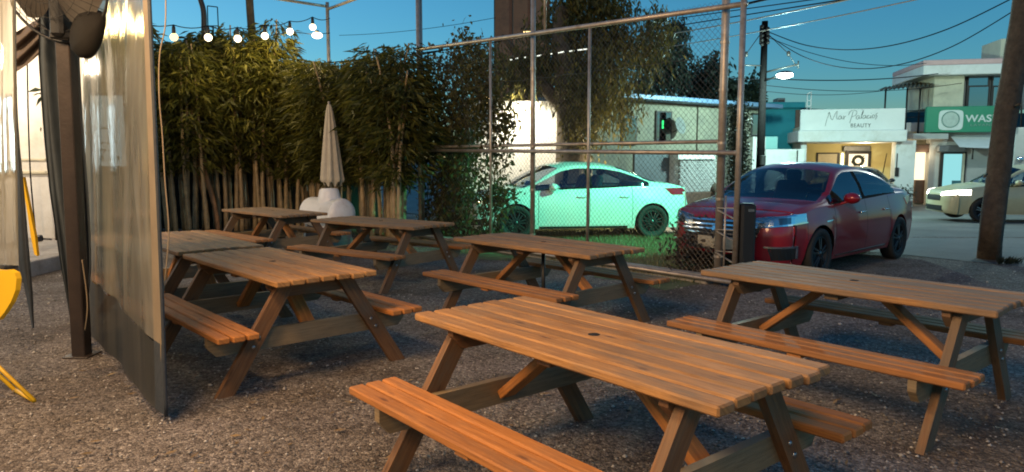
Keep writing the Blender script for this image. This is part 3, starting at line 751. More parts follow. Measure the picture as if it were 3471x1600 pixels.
        fs2=[(ring[k],n+ring[k],n+ring[(k+1)%len(ring)],ring[(k+1)%len(ring)]) for k in range(len(ring))]
        m.add(O+I,fs+fs2,None,0,False); return m.build(nm,mt,par)
    S['detail'](root,patch,bvh,S)
    for sg in (1,-1):
        m=MB(); xm_,zm_=S['mirror']; 
        c0=Vector((xm_,sg*(hw+.055),zm_))
        m.sphere(c0,1,14,10,0,(.085,.11,.075)); m.bar((xm_+.05,sg*(hw-.10),zm_-.09),(xm_+.02,sg*(hw+.02),zm_-.04),.05,.035,bev=.01)
        mo=m.build('side_mirror',paint,root)
        m=MB(); m.lathe([(0,0),(.8,0),(1,.02)],c0+Vector((-.075,0,0)),(-1,0,0),14); m.v=[(p[0],c0.y+(p[1]-c0.y)*.085,c0.z+(p[2]-c0.z)*.055) for p in m.v]; m.build('mirror_glass',M['chrome'],mo)
    return root
def place(root,x,y,yaw,z=0.0,tilt=0.0):
    root.location=(x,y,z); root.rotation_euler=(0,-tilt,yaw)

def det_teal(root,patch,bvh,S):
    for sg in (1,-1):
        patch('headlight',[(3.52,sg*.40,.70),(3.02,sg*.86,.80),(3.0,sg*.86,.70),(3.56,sg*.40,.63)],M['lampchrome'])
        patch('tail_light',[(-.30,sg*.84,.97),(-.86,sg*.42,.93),(-.88,sg*.42,.80),(-.45,sg*.86,.84)],M['redlens'])
        patch('fog_lamp_bezel',[(3.5,sg*.62,.36),(3.32,sg*.82,.40),(3.30,sg*.82,.28),(3.5,sg*.62,.27)],M['black'])
    patch('grille',[(3.63,-.48,.64),(3.63,.48,.64),(3.66,.40,.60),(3.66,-.40,.60)],M['chrome'],16,3)
    patch('lower_grille',[(3.65,-.55,.46),(3.65,.55,.46),(3.63,.62,.24),(3.63,-.62,.24)],M['black'],16,5)
    patch('number_plate',[(-.97,-.26,.86),(-.97,.26,.86),(-.97,.26,.72),(-.97,-.26,.72)],M['plate'])
    for sg in (1,-1): patch('sill_strip',[(.5,sg*.86,.245),(2.25,sg*.86,.245),(2.25,sg*.86,.205),(.5,sg*.86,.205)],M['black'],16,2)
teal=make_car(dict(name='parked_sedan',label='pale sedan parked on the grass behind the chain link fence, lit green',wb=2.70,hw=.888,wr=.318,sill=.20,xr=-.72,xf=3.30,
  top=[(-.72,1.00),(-.5,1.055),(-.2,1.09),(.02,1.15),(.35,1.285),(.7,1.40),(1.05,1.452),(1.4,1.455),(1.7,1.41),(2.0,1.285),(2.35,1.10),(2.6,.985),(2.9,.93),(3.1,.885),(3.3,.81)],
  belt=[(-.72,.93),(-.3,1.0),(.1,1.0),(1,.965),(2.2,.915),(2.7,.88),(3.3,.755)],
  plan=[(-.72,.90),(-.3,.96),(.3,.995),(1.3,1.0),(2.3,.995),(2.9,.96),(3.3,.90)],side=(.06,2.36),wind=(1.78,2.55),rear=(-.12,.68),seams=[.42,1.28,2.28,3.02],bpil=1.27,doors=[(.425,1.275),(1.285,2.275)],
  df=.36,dr=.24,pl=.16,lean=.35,paint=M['whitepaint'],rim=M['darkalloy'],spokes=7,mirror=(2.02,.98),detail=det_teal))
place(teal,2.513,14.713,3.368,0.0,.01)

def det_red(root,patch,bvh,S):
    for sg in (1,-1):
        h=patch('headlight',[(3.64,sg*.46,.80),(3.06,sg*.88,.86),(3.06,sg*.89,.745),(3.66,sg*.42,.665)],M['lampchrome'],14,7,.008)
        patch('headlight_lens',[(3.64,sg*.46,.795),(3.08,sg*.88,.855),(3.08,sg*.89,.75),(3.66,sg*.42,.67)],M['lens'],14,7,.018,h)
        patch('projector',[(3.44,sg*.66,.80),(3.28,sg*.79,.815),(3.28,sg*.79,.745),(3.44,sg*.66,.72)],M['black'],6,6,.012,h)
        patch('drl_strip',[(3.66,sg*.43,.685),(3.05,sg*.88,.752),(3.05,sg*.88,.737),(3.66,sg*.42,.668)],M['chrome'],12,2,.02,h)
        f_=patch('fog_lamp_bezel',[(3.52,sg*.55,.45),(3.25,sg*.84,.45),(3.22,sg*.85,.30),(3.50,sg*.60,.30)],M['black'],8,5,.005)
        patch('chrome_trim',[(3.54,sg*.52,.465),(3.24,sg*.85,.465),(3.24,sg*.85,.44),(3.54,sg*.53,.445)],M['chrome'],8,2,.014,f_)
        patch('chrome_trim',[(3.27,sg*.83,.46),(3.22,sg*.86,.46),(3.20,sg*.87,.30),(3.25,sg*.84,.31)],M['chrome'],3,5,.014,f_)
        patch('tail_light',[(-.35,sg*.86,.94),(-.88,sg*.45,.97),(-.90,sg*.45,.85),(-.45,sg*.87,.83)],M['redlens'])
        patch('chrome_vent',[(2.35,sg*.87,.745),(2.55,sg*.87,.735),(2.55,sg*.87,.72),(2.35,sg*.87,.73)],M['chrome'],4,1)
    g=patch('grille',[(3.66,-.58,.775),(3.66,.58,.775),(3.70,.44,.38),(3.70,-.44,.38)],M['black'],22,10,.006)
    for i in range(7):
        z=.765-i*.055; w=.58-.02*i; patch('grille_bar',[(3.68,-w,z),(3.68,w,z),(3.68,w,z-.020),(3.68,-w,z-.020)],M['chrome'],22,2,.022,g)
    patch('emblem',[(3.7,-.055,.68),(3.7,.055,.68),(3.7,.055,.58),(3.7,-.055,.58)],M['chrome'],4,4,.034)
    patch('number_plate',[(3.7,-.26,.55),(3.7,.26,.55),(3.7,.26,.41),(3.7,-.26,.41)],M['plate'],6,3,.036)
    patch('lower_grille',[(3.68,-.45,.33),(3.68,.45,.33),(3.64,.60,.20),(3.64,-.60,.20)],M['black'],16,4)
    for sg in (1,-1):
        patch('chrome_sill',[(.5,sg*.90,.275),(2.2,sg*.90,.265),(2.2,sg*.90,.245),(.5,sg*.90,.255)],M['blackpaint'],16,2)
red=make_car(dict(name='parked_sedan',label='dark red sedan with chrome barred grille parked facing the fence corner',wb=2.68,hw=.912,wr=.325,sill=.21,xr=-.72,xf=3.28,
  top=[(-.72,1.03),(-.5,1.085),(-.2,1.125),(.05,1.19),(.4,1.33),(.8,1.44),(1.15,1.482),(1.5,1.475),(1.75,1.42),(2.05,1.28),(2.4,1.09),(2.62,1.005),(2.9,.97),(3.1,.94),(3.28,.89)],
  belt=[(-.72,.95),(-.3,1.01),(.1,1.01),(1,.98),(2.2,.94),(2.7,.92),(3.28,.84)],
  plan=[(-.72,.90),(-.3,.96),(.3,.995),(1.3,1.0),(2.3,.995),(2.9,.97),(3.28,.92)],side=(.02,2.38),wind=(1.80,2.58),rear=(-.15,.72),seams=[.40,1.26,2.26,3.02],bpil=1.25,doors=[(.405,1.255),(1.265,2.255)],
  df=.40,dr=.26,pl=.14,lean=.25,paint=M['redpaint'],rim=M['darkalloy'],spokes=5,mirror=(1.98,1.01),hmat=M['chrome'],detail=det_red))
place(red,5.314,11.636,-2.396,0.0,.0)

def det_suv(root,patch,bvh,S):
    for sg in (1,-1):
        patch('headlight',[(3.52,sg*.45,.92),(3.1,sg*.86,.98),(3.1,sg*.86,.82),(3.55,sg*.45,.80)],M['lampchrome'])
        patch('tail_light',[(-.55,sg*.86,1.15),(-.80,sg*.6,1.15),(-.80,sg*.6,.85),(-.55,sg*.86,.85)],M['redlens'])
    patch('grille',[(3.6,-.42,.88),(3.6,.42,.88),(3.62,.4,.62),(3.62,-.4,.62)],M['chrome'],12,4)
    patch('number_plate',[(3.62,-.26,.55),(3.62,.26,.55),(3.62,.26,.42),(3.62,-.26,.42)],M['plate'])
suvS=dict(name='parked_suv',cat='suv',label='black car parked under the white beauty shop canopy, mostly behind the red sedan',wb=2.65,hw=.90,wr=.35,sill=.26,xr=-.66,xf=3.26,
  top=[(-.66,1.30),(-.5,1.5),(-.2,1.62),(.4,1.68),(1.2,1.68),(1.55,1.62),(1.9,1.45),(2.25,1.22),(2.45,1.12),(2.8,1.08),(3.26,.98)],
  belt=[(-.66,1.10),(0,1.10),(1,1.07),(2.2,1.04),(3.26,.92)],plan=[(-.66,.93),(0,.98),(1.3,1.0),(2.5,.99),(3.26,.93)],
  side=(-.35,2.25),wind=(1.62,2.40),rear=(-.62,-.3),seams=[.40,1.26,2.22],bpil=1.25,doors=[(.405,1.255),(1.265,2.215)],df=.32,dr=.14,pl=.12,lean=.15,paint=M['blackpaint'],rim=M['alloy'],spokes=5,mirror=(1.9,1.16),detail=det_suv)
suv=make_car(suvS); sp=at(2960,640,28.5); place(suv,sp.x-.75,28.9,R(-100),terr(0,28.9))
def det_beige(root,patch,bvh,S):
    for sg in (1,-1):
        patch('headlight',[(3.52,sg*.42,.78),(3.02,sg*.86,.86),(3.0,sg*.86,.72),(3.56,sg*.40,.68)],M['headlamp'])
        patch('tail_light',[(-.55,sg*.86,1.10),(-.80,sg*.6,1.10),(-.80,sg*.6,.85),(-.55,sg*.86,.85)],M['redlens'])
    patch('grille',[(3.6,-.42,.70),(3.6,.42,.70),(3.62,.4,.55),(3.62,-.4,.55)],M['black'],12,4)
    patch('lower_grille',[(3.62,-.5,.42),(3.62,.5,.42),(3.62,.5,.27),(3.62,-.5,.27)],M['black'],12,4)
bs=dict(suvS); bs.update(name='passing_car',cat='car',label='pale beige car with lit headlights driving past behind the leaning trunk',paint=M['beigepaint'],detail=det_beige,
  top=[(-.66,1.18),(-.5,1.33),(-.2,1.45),(.4,1.52),(1.2,1.52),(1.55,1.47),(1.9,1.32),(2.25,1.12),(2.45,1.02),(2.8,.98),(3.26,.86)],belt=[(-.66,1.0),(0,1.0),(1,.97),(2.2,.93),(3.26,.80)],mirror=(1.9,1.05),wr=.32,sill=.22,rim=M['alloy'])
bc=make_car(bs); q=gnd(3260,752,-.12); place(bc,q.x+3.35,q.y+.55,R(172),terr(0,q.y+.5)+.008)
# ------------------------------------------------------------------ chain link fence, gate, kerb
fence=thing('chain_link_fence',fpt(0),'galvanised chain link fence with tall posts between the yard and the parked sedan','fence')
def cyl(mb,a,c,r,n=10): mb.tube([a,c],r,n)
for t,h,r in ((0,5.2,.05),(3.36,4.95,.038),(6.43,4.95,.038),(10.08,4.95,.040)):
    m=MB(); cyl(m,fpt(t,0,-.02),fpt(t,0,h),r)
    for z in (.35,1.05,1.72,2.35,2.9): m.lathe([(r+.006,-.016),(r+.006,.016)],fpt(t,0,z),n=10)
    m.build('post',M['galv'],fence)
m=MB(); cyl(m,fpt(0,-.0,1.74),fpt(10.08,0,1.74),.024); m.build('middle_rail',M['galv'],fence)
m=MB(); cyl(m,fpt(6.4,0,4.86),fpt(10.08,0,4.80),.032); cyl(m,fpt(-.0,0,5.05),fpt(6.4,0,4.86),.028); m.build('top_rail',M['galv'],fence)
m=MB(); m.tube([fpt(t*.2,.0,.06+.02*math.sin(t)) for t in range(51)],.003,4); m.tube([fpt(t*.2,.0,2.75+.012*math.sin(t*2)) for t in range(51)],.003,4); m.build('tension_wire',M['wire'],fence)
m=MB(); p_=.078; H=3.35; Lf=6.43
def lnk(t0,z0,t1,z1):
    steps=max(1,int(abs(t1-t0)/.9)); pts=[fpt(t0+(t1-t0)*i/steps,.03,z0+(z1-z0)*i/steps) for i in range(steps+1)]
    m.tube(pts,.0019,3,cap=False,smooth=False)
k=-H
while k<Lf:
    t0=max(0,k); t1=min(Lf,k+H)
    if t1-t0>.05:
        lnk(t0,t0-k+.05,t1,t1-k+.05); lnk(t0,H-(t0-k)+.05,t1,H-(t1-k)+.05)
    k+=p_
m.build('mesh',M['wire'],fence)
# return leg behind the bamboo
CN=fpt(10.08); RD=Vector((-.757,-.654,0))
m=MB(); cyl(m,CN+Vector((0,0,4.86)),CN+RD*6+Vector((0,0,4.9)),.03); m.build('side_rail',M['galv'],fence)
# sliding gate just inside the fence
gate=thing('sliding_gate',fpt(0,-.25),'tall pipe framed sliding gate standing in front of the chain link fence','gate')
gl=-.02; gL=6.30
def gp(t,z): return fpt(t,-.14,z)
def hz(py,t): # height of a photo row above gate foot t
    p=gp(t,0); return at(0,py,p.y).z
zl=at(1470,168,gp(gL,0).y).z; zr=at(2490,14,gp(-.32,0).y).z
def tz(t): return zr+(zl-zr)*(t+.32)/(gL+.32)
m=MB(); cyl(m,gp(-.36,tz(-.36)),gp(gL+.04,tz(gL)),.033); m.build('top_rail',M['galv'],gate)
m=MB(); cyl(m,gp(-.32,1.60),gp(gL,1.68),.028); m.build('middle_rail',M['galv'],gate)
for t in (-.32,gL):
    m=MB(); cyl(m,gp(t,.05),gp(t,tz(t)+(.45 if t<0 else 1.35)),.036); m.build('stile',M['galv'],gate)
for t,z0 in ((2.05,0.06),(4.22,.06)):
    m=MB(); cyl(m,gp(t,z0),gp(t,tz(t)),.022); m.build('upright',M['galv'],gate)
m=MB(); cyl(m,gp(2.95,tz(2.95)),gp(2.95,tz(2.95)+1.6),.02); m.build('upright',M['galv'],gate)
m=MB(); cyl(m,gp(-.32,.08),gp(gL,.08),.028); m.build('bottom_rail',M['galv'],gate)
m=MB()
for i in range(7):
    z=.18+i*.13; m.bar(gp(-.30,z),fpt(0,-.05,z+(.09 if i%2 else -.02)),.02,.012)
cyl(m,gp(-.17,.1),gp(-.17,1.1),.012); m.build('latch_lattice',M['galv'],gate)
b=MB()
for i in range(6):
    a=fpt(.1+i*1.35,-.02); c=fpt(.1+(i+1)*1.35-.02,-.02); b.bar(a+Vector((0,0,.05)),c+Vector((0,0,.05)),.16,.12+.01*(i%2),bev=.012)
struct(b.build('kerb',M['concrete']))
# black post before the red car and dry shrub by the gate
q=gnd(2530,905); 
m=MB(); bb=Vector((at(2533,700,8.4).x,8.4,0)); bo=thing('bollard',bb,'black square bollard standing in front of the red sedan grille','bollard')
m.box(bb+Vector((0,0,.51)),(.17,.17,1.02),bev=.025); m.build('shaft',M['black'],bo)
m=MB(); m.box(bb+Vector((0,0,.015)),(.30,.30,.03),bev=.005); m.build('base',M['black'],bo)
m=MB(); m.box(bb+Vector((.02,-.088,.94)),(.07,.006,.03)); m.build('reflector',M['chrome'],bo)

# ------------------------------------------------------------------ foliage helpers
def leafcloud(P, D, L, W, jitter=.25):
    """P leaf base points, D directions (n,3), L lengths, W widths -> diamond quads"""
    n=len(P); D=D/np.linalg.norm(D,axis=1,keepdims=True); Rv=rs.normal(size=(n,3)); S_=np.cross(D,Rv); S_/=np.linalg.norm(S_,axis=1,keepdims=True)+1e-9
    mid=P+D*(L*.45)[:,None]; dr=np.array([0,0,-1.0])*(L*.18)[:,None]
    V=np.stack([P,mid+S_*(W/2)[:,None],P+D*L[:,None]+dr,mid-S_*(W/2)[:,None]],1).reshape(-1,3)
    return V,np.arange(4*n).reshape(-1,4)
def bamboo_mesh(seed,h,lean,z0,n,r):
    g=np.random.RandomState(seed); m=MB(); pts=[];rads=[]; ph=g.uniform(0,6)
    k=int(h/.14)
    for i in range(k+1):
        z=h*i/k; c=z/h
        x=lean[0]*c*c+.03*math.sin(z*1.5+ph); y=lean[1]*c*c+.03*math.cos(z*1.2+ph)
        pts.append((x,y,z)); rads.append(r*(1-.72*c)*(1.14 if i%2==0 else .97))
    m.tube(pts,rads,7)
    t=g.beta(1.6,1.2,n); z=z0+(h-z0)*t; c=z/h
    sp=.18+.52*np.sin(np.clip((z-z0)/(h-z0),0,1)*2.6+.25)
    a=g.uniform(0,6.283,n); rad=sp*np.sqrt(g.rand(n))
    # bunch the leaves in sprays
    ns=max(8,n//9); ci=g.randint(0,ns,n); a=g.uniform(0,6.283,ns)[ci]+g.normal(0,.16,n); tt=g.beta(1.5,1.1,ns)[ci]; z=z0+(h-z0)*tt+g.normal(0,.05,n); c=np.clip(z/h,0,1)
    sp=.20+.50*np.sin(np.clip((z-z0)/(h-z0),0,1)*2.5+.3); rad=sp*np.sqrt(g.rand(ns))[ci]+g.normal(0,.05,n)
    P=np.stack([lean[0]*c*c+rad*np.cos(a),lean[1]*c*c+rad*np.sin(a),z],1)
    D=np.stack([np.cos(a)+g.normal(0,.5,n),np.sin(a)+g.normal(0,.5,n),g.uniform(-1.0,.25,n)],1)
    L=g.uniform(.13,.27,n); W=g.uniform(.026,.048,n)
    return m,P,D,L,W
def make_bamboo(seed,h,lean,z0,n,r,label,group,mt=None,cat='bamboo'):
    root=thing('bamboo_plant',(0,0,0),label,cat,group)
    m,P,D,L,W=bamboo_mesh(seed,h,lean,z0,n,r); m.build('cane',mt or M['bamboo'],root)
    V,Fq=leafcloud(P,D,L,W); raw_mesh('foliage',V,Fq,M['leaf_bamboo'],root); return root
vars_=[make_bamboo(20+i,3.35+.14*(i%4),(rnd.uniform(-.3,.3),rnd.uniform(-.45,.1)),1.1+.1*(i%3),950,.050,'bamboo plant with pale cane and dense leaves in the tall hedge','bamboo plants in the hedge') for i in range(7)]
spots=[]
for i in range(44):                                           # left hedge, runs across the back of the yard
    px=505+i*15.2+rnd.uniform(-8,8); d=15.6+rnd.uniform(-.45,.75)-(.7 if px<700 else 0); spots.append((px,d,0))
for i in range(34):                                           # right hedge along the fence
    t=9.9-i*.118+rnd.uniform(-.06,.06); p=fpt(t,-.55+rnd.uniform(-.35,.3)); spots.append((p.x,p.y,1))
def hedge_top(px):
    return 150+.0006*(px-760)**2 if px<1000 else 230
for i,(x,d,md) in enumerate(spots):
    o=vars_[i] if i<len(vars_) else copy_tree(vars_[rnd.randrange(7)])
    if md==0: p=at(x,700,d); X,Y=p.x,p.y; px=x
    else: X,Y=x,d; px=1735+X/Y*F
    tgt=(at(px,(150 if px<960 else (255 if px<1150 else 205))+rnd.uniform(-25,45),Y).z)
    s=tgt/3.5
    o.location=(X,Y,0); o.rotation_euler=(0,0,rnd.uniform(0,6.28)); o.scale=(1.0,1.0,s)
# two leaning brown canes
for (a,c,lab) in (((702,782,14.4),(664,430,14.9),'thick brown dry cane leaning left before the hedge'),((738,785,14.35),(678,440,14.8),'second thick brown cane leaning left, right of its twin')):
    m=MB(); A=gnd(a[0],a[1]); B=at(*c); pts=[A.lerp(B,i/20)+Vector((.03*math.sin(i*.4),0,0)) for i in range(21)]; m.tube(pts,[.055*(1.1 if i%3==0 else 1)*(1-.2*i/20) for i in range(21)],8); tag(m.build('dry_cane',M['bamboo_red']),lab,'bamboo cane')
# added dark panel: blocks light and darkens the gaps in the hedge
bw=thing('dark_backing',at(760,700,17.3),'added dark light-blocking panel hidden behind the bamboo hedge','wall')
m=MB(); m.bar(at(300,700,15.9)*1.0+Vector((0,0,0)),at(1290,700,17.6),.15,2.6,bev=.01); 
m.v=[(p[0],p[1],p[2]+(1.2-at(760,700,17).z)) for p in m.v]; m.build('wall_panel',mat('dark_backing_sheet',(.022,.018,.015),.9,0,.3,2),bw)
# tall dark trunks behind the hedge
def trunk(name,pts,rads,mt,label,cat): 
    m=MB(); m.tube(smooth(pts,5),[rads[0]+(rads[1]-rads[0])*i/((len(pts)-1)*5) for i in range((len(pts)-1)*5+1)],9); return tag(m.build(name,mt),label,cat)
trunk('bare_trunk',[gnd(842,745),at(850,300,17.5),at(856,165,17.5),at(846,0,17.4),at(842,-120,17.3)],(.10,.085),M['bark'],'tall bare dark trunk rising behind the hedge into the sky','tree trunk')
trunk('curved_pipe',[gnd(690,740)+Vector((0,.5,0)),at(692,300,16.8),at(692,110,16.8),at(690,40,16.8),at(680,0,16.8),at(662,-60,16.8)],(.07,.055),M['rustpaint'],'curved brown pipe rising behind the left end of the hedge','pipe')
fr=thing('antenna_frame',at(722,120,19),'thin rectangular antenna frame in the sky behind the hedge','antenna')
m=MB()
for (a,c) in (((703,20),(737,24)),((703,20),(705,90)),((737,24),(742,130)),((700,88),(740,88))): m.tube([at(*a,19),at(*c,19)],.014,5)
m.tube([at(722,88,19),Vector((at(722,88,19).x,19,0))],.02,5)
m.build('frame',M['cable'],fr)

# ------------------------------------------------------------------ gas tank and folded parasol
tc=Vector((at(1108,700,12.7).x,12.7,0)); ta=Vector((.76,-.65,0)).normalized()
tank=thing('gas_tank',tc,'white horizontal gas tank with domed ends behind the tables','gas tank')
r_=.27; zc=at(1100,722,12.7).z; zc=max(zc,.52); hl=.43
m=MB(); pr=[(0,-hl-.13)]+[(r_*math.sin(a),-hl-.13*math.cos(a)) for a in np.linspace(.15,1.5708,9)]+[(r_,hl)]+[(r_*math.sin(a),hl+.13*math.cos(a)) for a in np.linspace(1.5708,.15,9)]+[(0,hl+.13)]
m.lathe(pr,tc+Vector((0,0,zc)),ta,32); m.build('vessel',M['white_tank'],tank)
dm=tc+ta*(.08)+Vector((0,0,zc+r_-.03)); m=MB(); m.lathe([(.20,-.06),(.20,.03),(.19,.05),(.175,.13),(.165,.17),(.135,.195),(0,.20)],dm,(0,0,1),24); m.build('valve_dome',M['white_tank'],tank)
for s in (-1,1):
    m=MB(); cc=tc+ta*(s*.38); sd=ta.cross(Vector((0,0,1)))
    m.prism([(-.24,0),(.24,0),(.24,.06),(.18,zc-.2),(-.18,zc-.2),(-.24,.06)],cc-ta*.03,-sd,Vector((0,0,1)),.06); m.build('leg',M['grey_metal'],tank)
pp=at(1122,600,13.1); par=thing('folded_parasol',(pp.x,pp.y,0),'folded cream parasol standing upright behind the gas tank','parasol')
zt,zbm=at(1118,355,13.1).z,at(1125,622,13.1).z
m=MB(); rad=[(.03,0),(.06,.1),(.095,.3),(.14,.6),(.175,.85),(.19,.95),(.165,1.0)]
def pf(u,v):
    k=v*(len(rad)-1); i=min(int(k),len(rad)-2); f_=k-i; r=rad[i][0]*(1-f_)+rad[i+1][0]*f_; h=rad[i][1]*(1-f_)+rad[i+1][1]*f_
    a=u*6.2832; rr2=r*(1+.16*math.sin(a*8+v)); z=zt+(zbm-zt)*h+ (.06*math.sin(a*8+1) if v>.95 else 0)
    return Vector((pp.x+rr2*math.cos(a)+.03*v,pp.y+rr2*math.sin(a),z))
m.grid(pf,64,18); m.build('canopy',M['canvas'],par)
m=MB(); m.tube([(pp.x,pp.y,0),(pp.x,pp.y,zt+.06)],.022,8); m.build('pole',M['galv'],par)
m=MB(); m.lathe([(0,.07),(.05,.07),(.22,.03),(.25,0)],(pp.x,pp.y,0)); m.build('base',M['concrete'],par)

# ------------------------------------------------------------------ climbing vines on the fence
def vine(label,stems,n,spread,L0,L1,name='climbing_vine'):
    root=thing(name,Vector(stems[0][0]),label,'vine'); m=MB(); Ps=[]
    for st in stems:
        pts=smooth(st,8); m.tube(pts,.008,4); Ps.append(np.array([tuple(p) for p in pts]))
    m.build('stem',M['twig'],root)
    A=np.concatenate(Ps); ci=rs.randint(0,len(A),n); P=A[ci]+rs.normal(0,1,(n,3))*np.array(spread)
    P[:,2]=np.maximum(P[:,2],.05)
    D=rs.normal(0,1,(n,3))+np.array([0,-.3,-.5]); V,Fq=leafcloud(P,D,rs.uniform(L0,L1,n),rs.uniform(L0,L1,n)*.62)
    o=raw_mesh('leaves',V,Fq,M['leaf_vine']); o.parent=root; o.matrix_parent_inverse=chain(root).inverted(); return root
S1=[]
for i in range(26):
    t=7.0-rnd.random()*1.5; h=rnd.uniform(1.6,3.5); o_=rnd.uniform(.35,.75)
    S1.append([fpt(t,o_,0),fpt(t-.15+rnd.uniform(-.2,.2),o_-.1,h*.4),fpt(t-.1+rnd.uniform(-.4,.3),o_-.1,h*.75),fpt(t+rnd.uniform(-.5,.3),o_-.15,h)])
vine('dense leafy creeper covering the left end of the gate and fence',S1,5600,(.16,.14,.16),.06,.13)
S2=[]
for i in range(15):
    t=rnd.uniform(4.1,5.5); z0=rnd.uniform(2.1,3.3); S2.append([fpt(t+.3,.1,z0+.5),fpt(t,.08,z0),fpt(t-.15,.07,z0-.5),fpt(t-.1+rnd.uniform(-.2,.1),.07,z0-.9-rnd.random()*.5)])
vine('thin trailing creeper strands hanging over the bright wall behind the fence',S2,2600,(.09,.06,.12),.05,.11)
S3=[]
for i in range(9):
    t=rnd.uniform(4.6,6.2); S3.append([fpt(t,.3,0),fpt(t-.1,.25,.35),fpt(t-.3-rnd.random()*.3,.2,.6+rnd.random()*.5),fpt(t-.6,.2,.55+rnd.random()*.7)])
vine('low creeper growing over the front of the pale sedan side of the fence',S3,1600,(.12,.1,.12),.05,.11)
S4=[[fpt(4.15,.06,3.0),fpt(4.2,.06,2.4),fpt(4.0,.05,1.9),fpt(4.1,.05,1.3)],[fpt(3.95,.05,2.5),fpt(3.95,.05,2.2),fpt(3.9,.05,2.0)]]
vine('single vine strand with a leaf cluster hanging before the white wall',S4,190,(.06,.05,.1),.06,.12)
# ------------------------------------------------------------------ trees beyond the fence
def tree(name,base,limbs,r0,clumps,nleaf,mt,label,L,droop=0,cat='tree'):
    base=Vector(base); root=thing(name,base,label,cat); m=MB()
    for pts,ra,rb in limbs:
        sp_=smooth(pts,5); n=len(sp_); m.tube(sp_,[ra+(rb-ra)*i/(n-1) for i in range(n)],9)
    m.build('trunk',M['bark'],root)
    Ps=[];Ds=[]; tot=sum(c[1]**2 for c in clumps)
    for (c,r,sz) in clumps:
        k=int(nleaf*r*r/tot); q=rs.normal(0,1,(k,3)); q/=np.linalg.norm(q,axis=1,keepdims=True); q*=(rs.rand(k)**.45)[:,None]*r; q[:,2]*=sz
        # sprays: gather leaves round random twig ends
        nt_=max(5,k//14); ti=rs.randint(0,nt_,k); tw=q[:nt_] if k>nt_ else q
        q=tw[ti%len(tw)]+rs.normal(0,.13,(k,3))
        if droop: q[:,2]-=rs.rand(k)**1.2*droop*(rs.rand(nt_)[ti])
        Ps.append(q+np.array(tuple(c))); Ds.append(np.stack([rs.normal(0,.6,k),rs.normal(0,.6,k),-(.4+rs.rand(k)) if droop else rs.normal(0,.6,k)],1))
    P=np.concatenate(Ps); D=np.concatenate(Ds); n=len(P); V,Fq=leafcloud(P,D,rs.uniform(L[0],L[1],n),rs.uniform(L[0],L[1],n)*L[2])
    o=raw_mesh('crown',V,Fq,mt); o.parent=root; o.matrix_parent_inverse=chain(root).inverted(); return root
B0=Vector((1.42,16.75,terr(0,16.7)))
cl=[]
for (px,py,d,r,sz) in ((1610,190,17.6,.6,1.0),(1720,230,17.4,.7,1),(1870,170,17.6,.85,1),(1930,40,18,.75,1),(2000,90,18,1.0,1),(1990,220,17.6,.8,1.1),(1840,215,17.4,.5,1),(2090,150,18.2,.75,1.2),(2110,330,18.2,.45,1.7),(2060,300,18,.5,1.2),(2230,70,18.5,.5,1.2),(2200,170,18.6,.45,1.2),(1990,-70,18,1.0,1),(2080,10,18,.6,1),(1965,380,16.3,.5,1.3),(2030,350,16.4,.5,1.4),(1960,270,16.5,.5,1.1),(2040,230,17,.7,1.1)):
    cl.append((at(px,py,d),r,sz))
tree('weeping_tree',B0,[([B0,at(1943,560,16.75),at(1938,420,16.8),at(1925,300,17.0),at(1900,150,17.4),at(1905,30,17.7)],.50,.16),([at(1940,430,16.9),at(1990,330,17.4),at(2040,230,18.1),at(2090,120,18.2)],.2,.05),([at(1930,380,16.9),at(1840,290,17.2),at(1760,190,17.7),at(1700,120,17.7)],.2,.05)],.46,cl,22000,M['leaf_tree'],'large weeping tree with thick trunk right behind the pale sedan',(.10,.20,.28),1.0)
B1=Vector((at(2330,600,31).x,24,terr(0,31)))
cl=[(at(px,py,31),r*1.28,1.1) for (px,py,r) in ((2250,120,.75),(2290,200,.65),(2230,230,.8),(2190,300,.7),(2230,360,.45),(2290,120,.5),(2180,170,.7),(2210,420,.35),(2290,260,.45))]
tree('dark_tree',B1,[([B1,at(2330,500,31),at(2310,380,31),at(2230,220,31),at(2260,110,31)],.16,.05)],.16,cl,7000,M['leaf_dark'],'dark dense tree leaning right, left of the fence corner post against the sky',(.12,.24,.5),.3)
B2=Vector((at(2400,600,34).x,34,-.45))
cl=[(at(px,py,34),r,1) for (px,py,r) in ((2380,300,1.1),(2420,260,1.0),(2340,310,.8),(2470,310,.8),(2530,300,.8),(2560,330,.6),(2450,340,.9),(2500,340,.7))]
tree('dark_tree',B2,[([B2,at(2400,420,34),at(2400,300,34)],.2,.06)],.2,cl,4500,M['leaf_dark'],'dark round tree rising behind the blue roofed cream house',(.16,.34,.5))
B3=gnd(2502,668,-.3)
cl=[(at(2503,y,21.2),.13,2.4) for y in (380,430,480,530,580,630)]
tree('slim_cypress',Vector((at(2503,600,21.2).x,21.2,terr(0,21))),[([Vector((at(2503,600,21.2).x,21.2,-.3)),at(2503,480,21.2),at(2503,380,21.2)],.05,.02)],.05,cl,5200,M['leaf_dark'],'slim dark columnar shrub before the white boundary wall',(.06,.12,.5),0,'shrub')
# dry shrub at the gate foot
B4=Vector((2.25,9.35,0)); B4=fpt(.55,.38)
tree('dry_shrub',B4,[([B4,B4+Vector((.05*math.cos(i),.05*math.sin(i),.2)),B4+Vector((.28*math.cos(i*1.3),.2*math.sin(i*1.3),.42))],.012,.004) for i in range(9)],.01,[(B4+Vector((0,0,.28)),.34,.8)],900,leafmat('dry_leaves',(.02,.014,.010),(.05,.035,.022),(.09,.065,.04),.15),'dark dry shrub at the foot of the gate before the red sedan',(.05,.10,.5),0,'shrub')
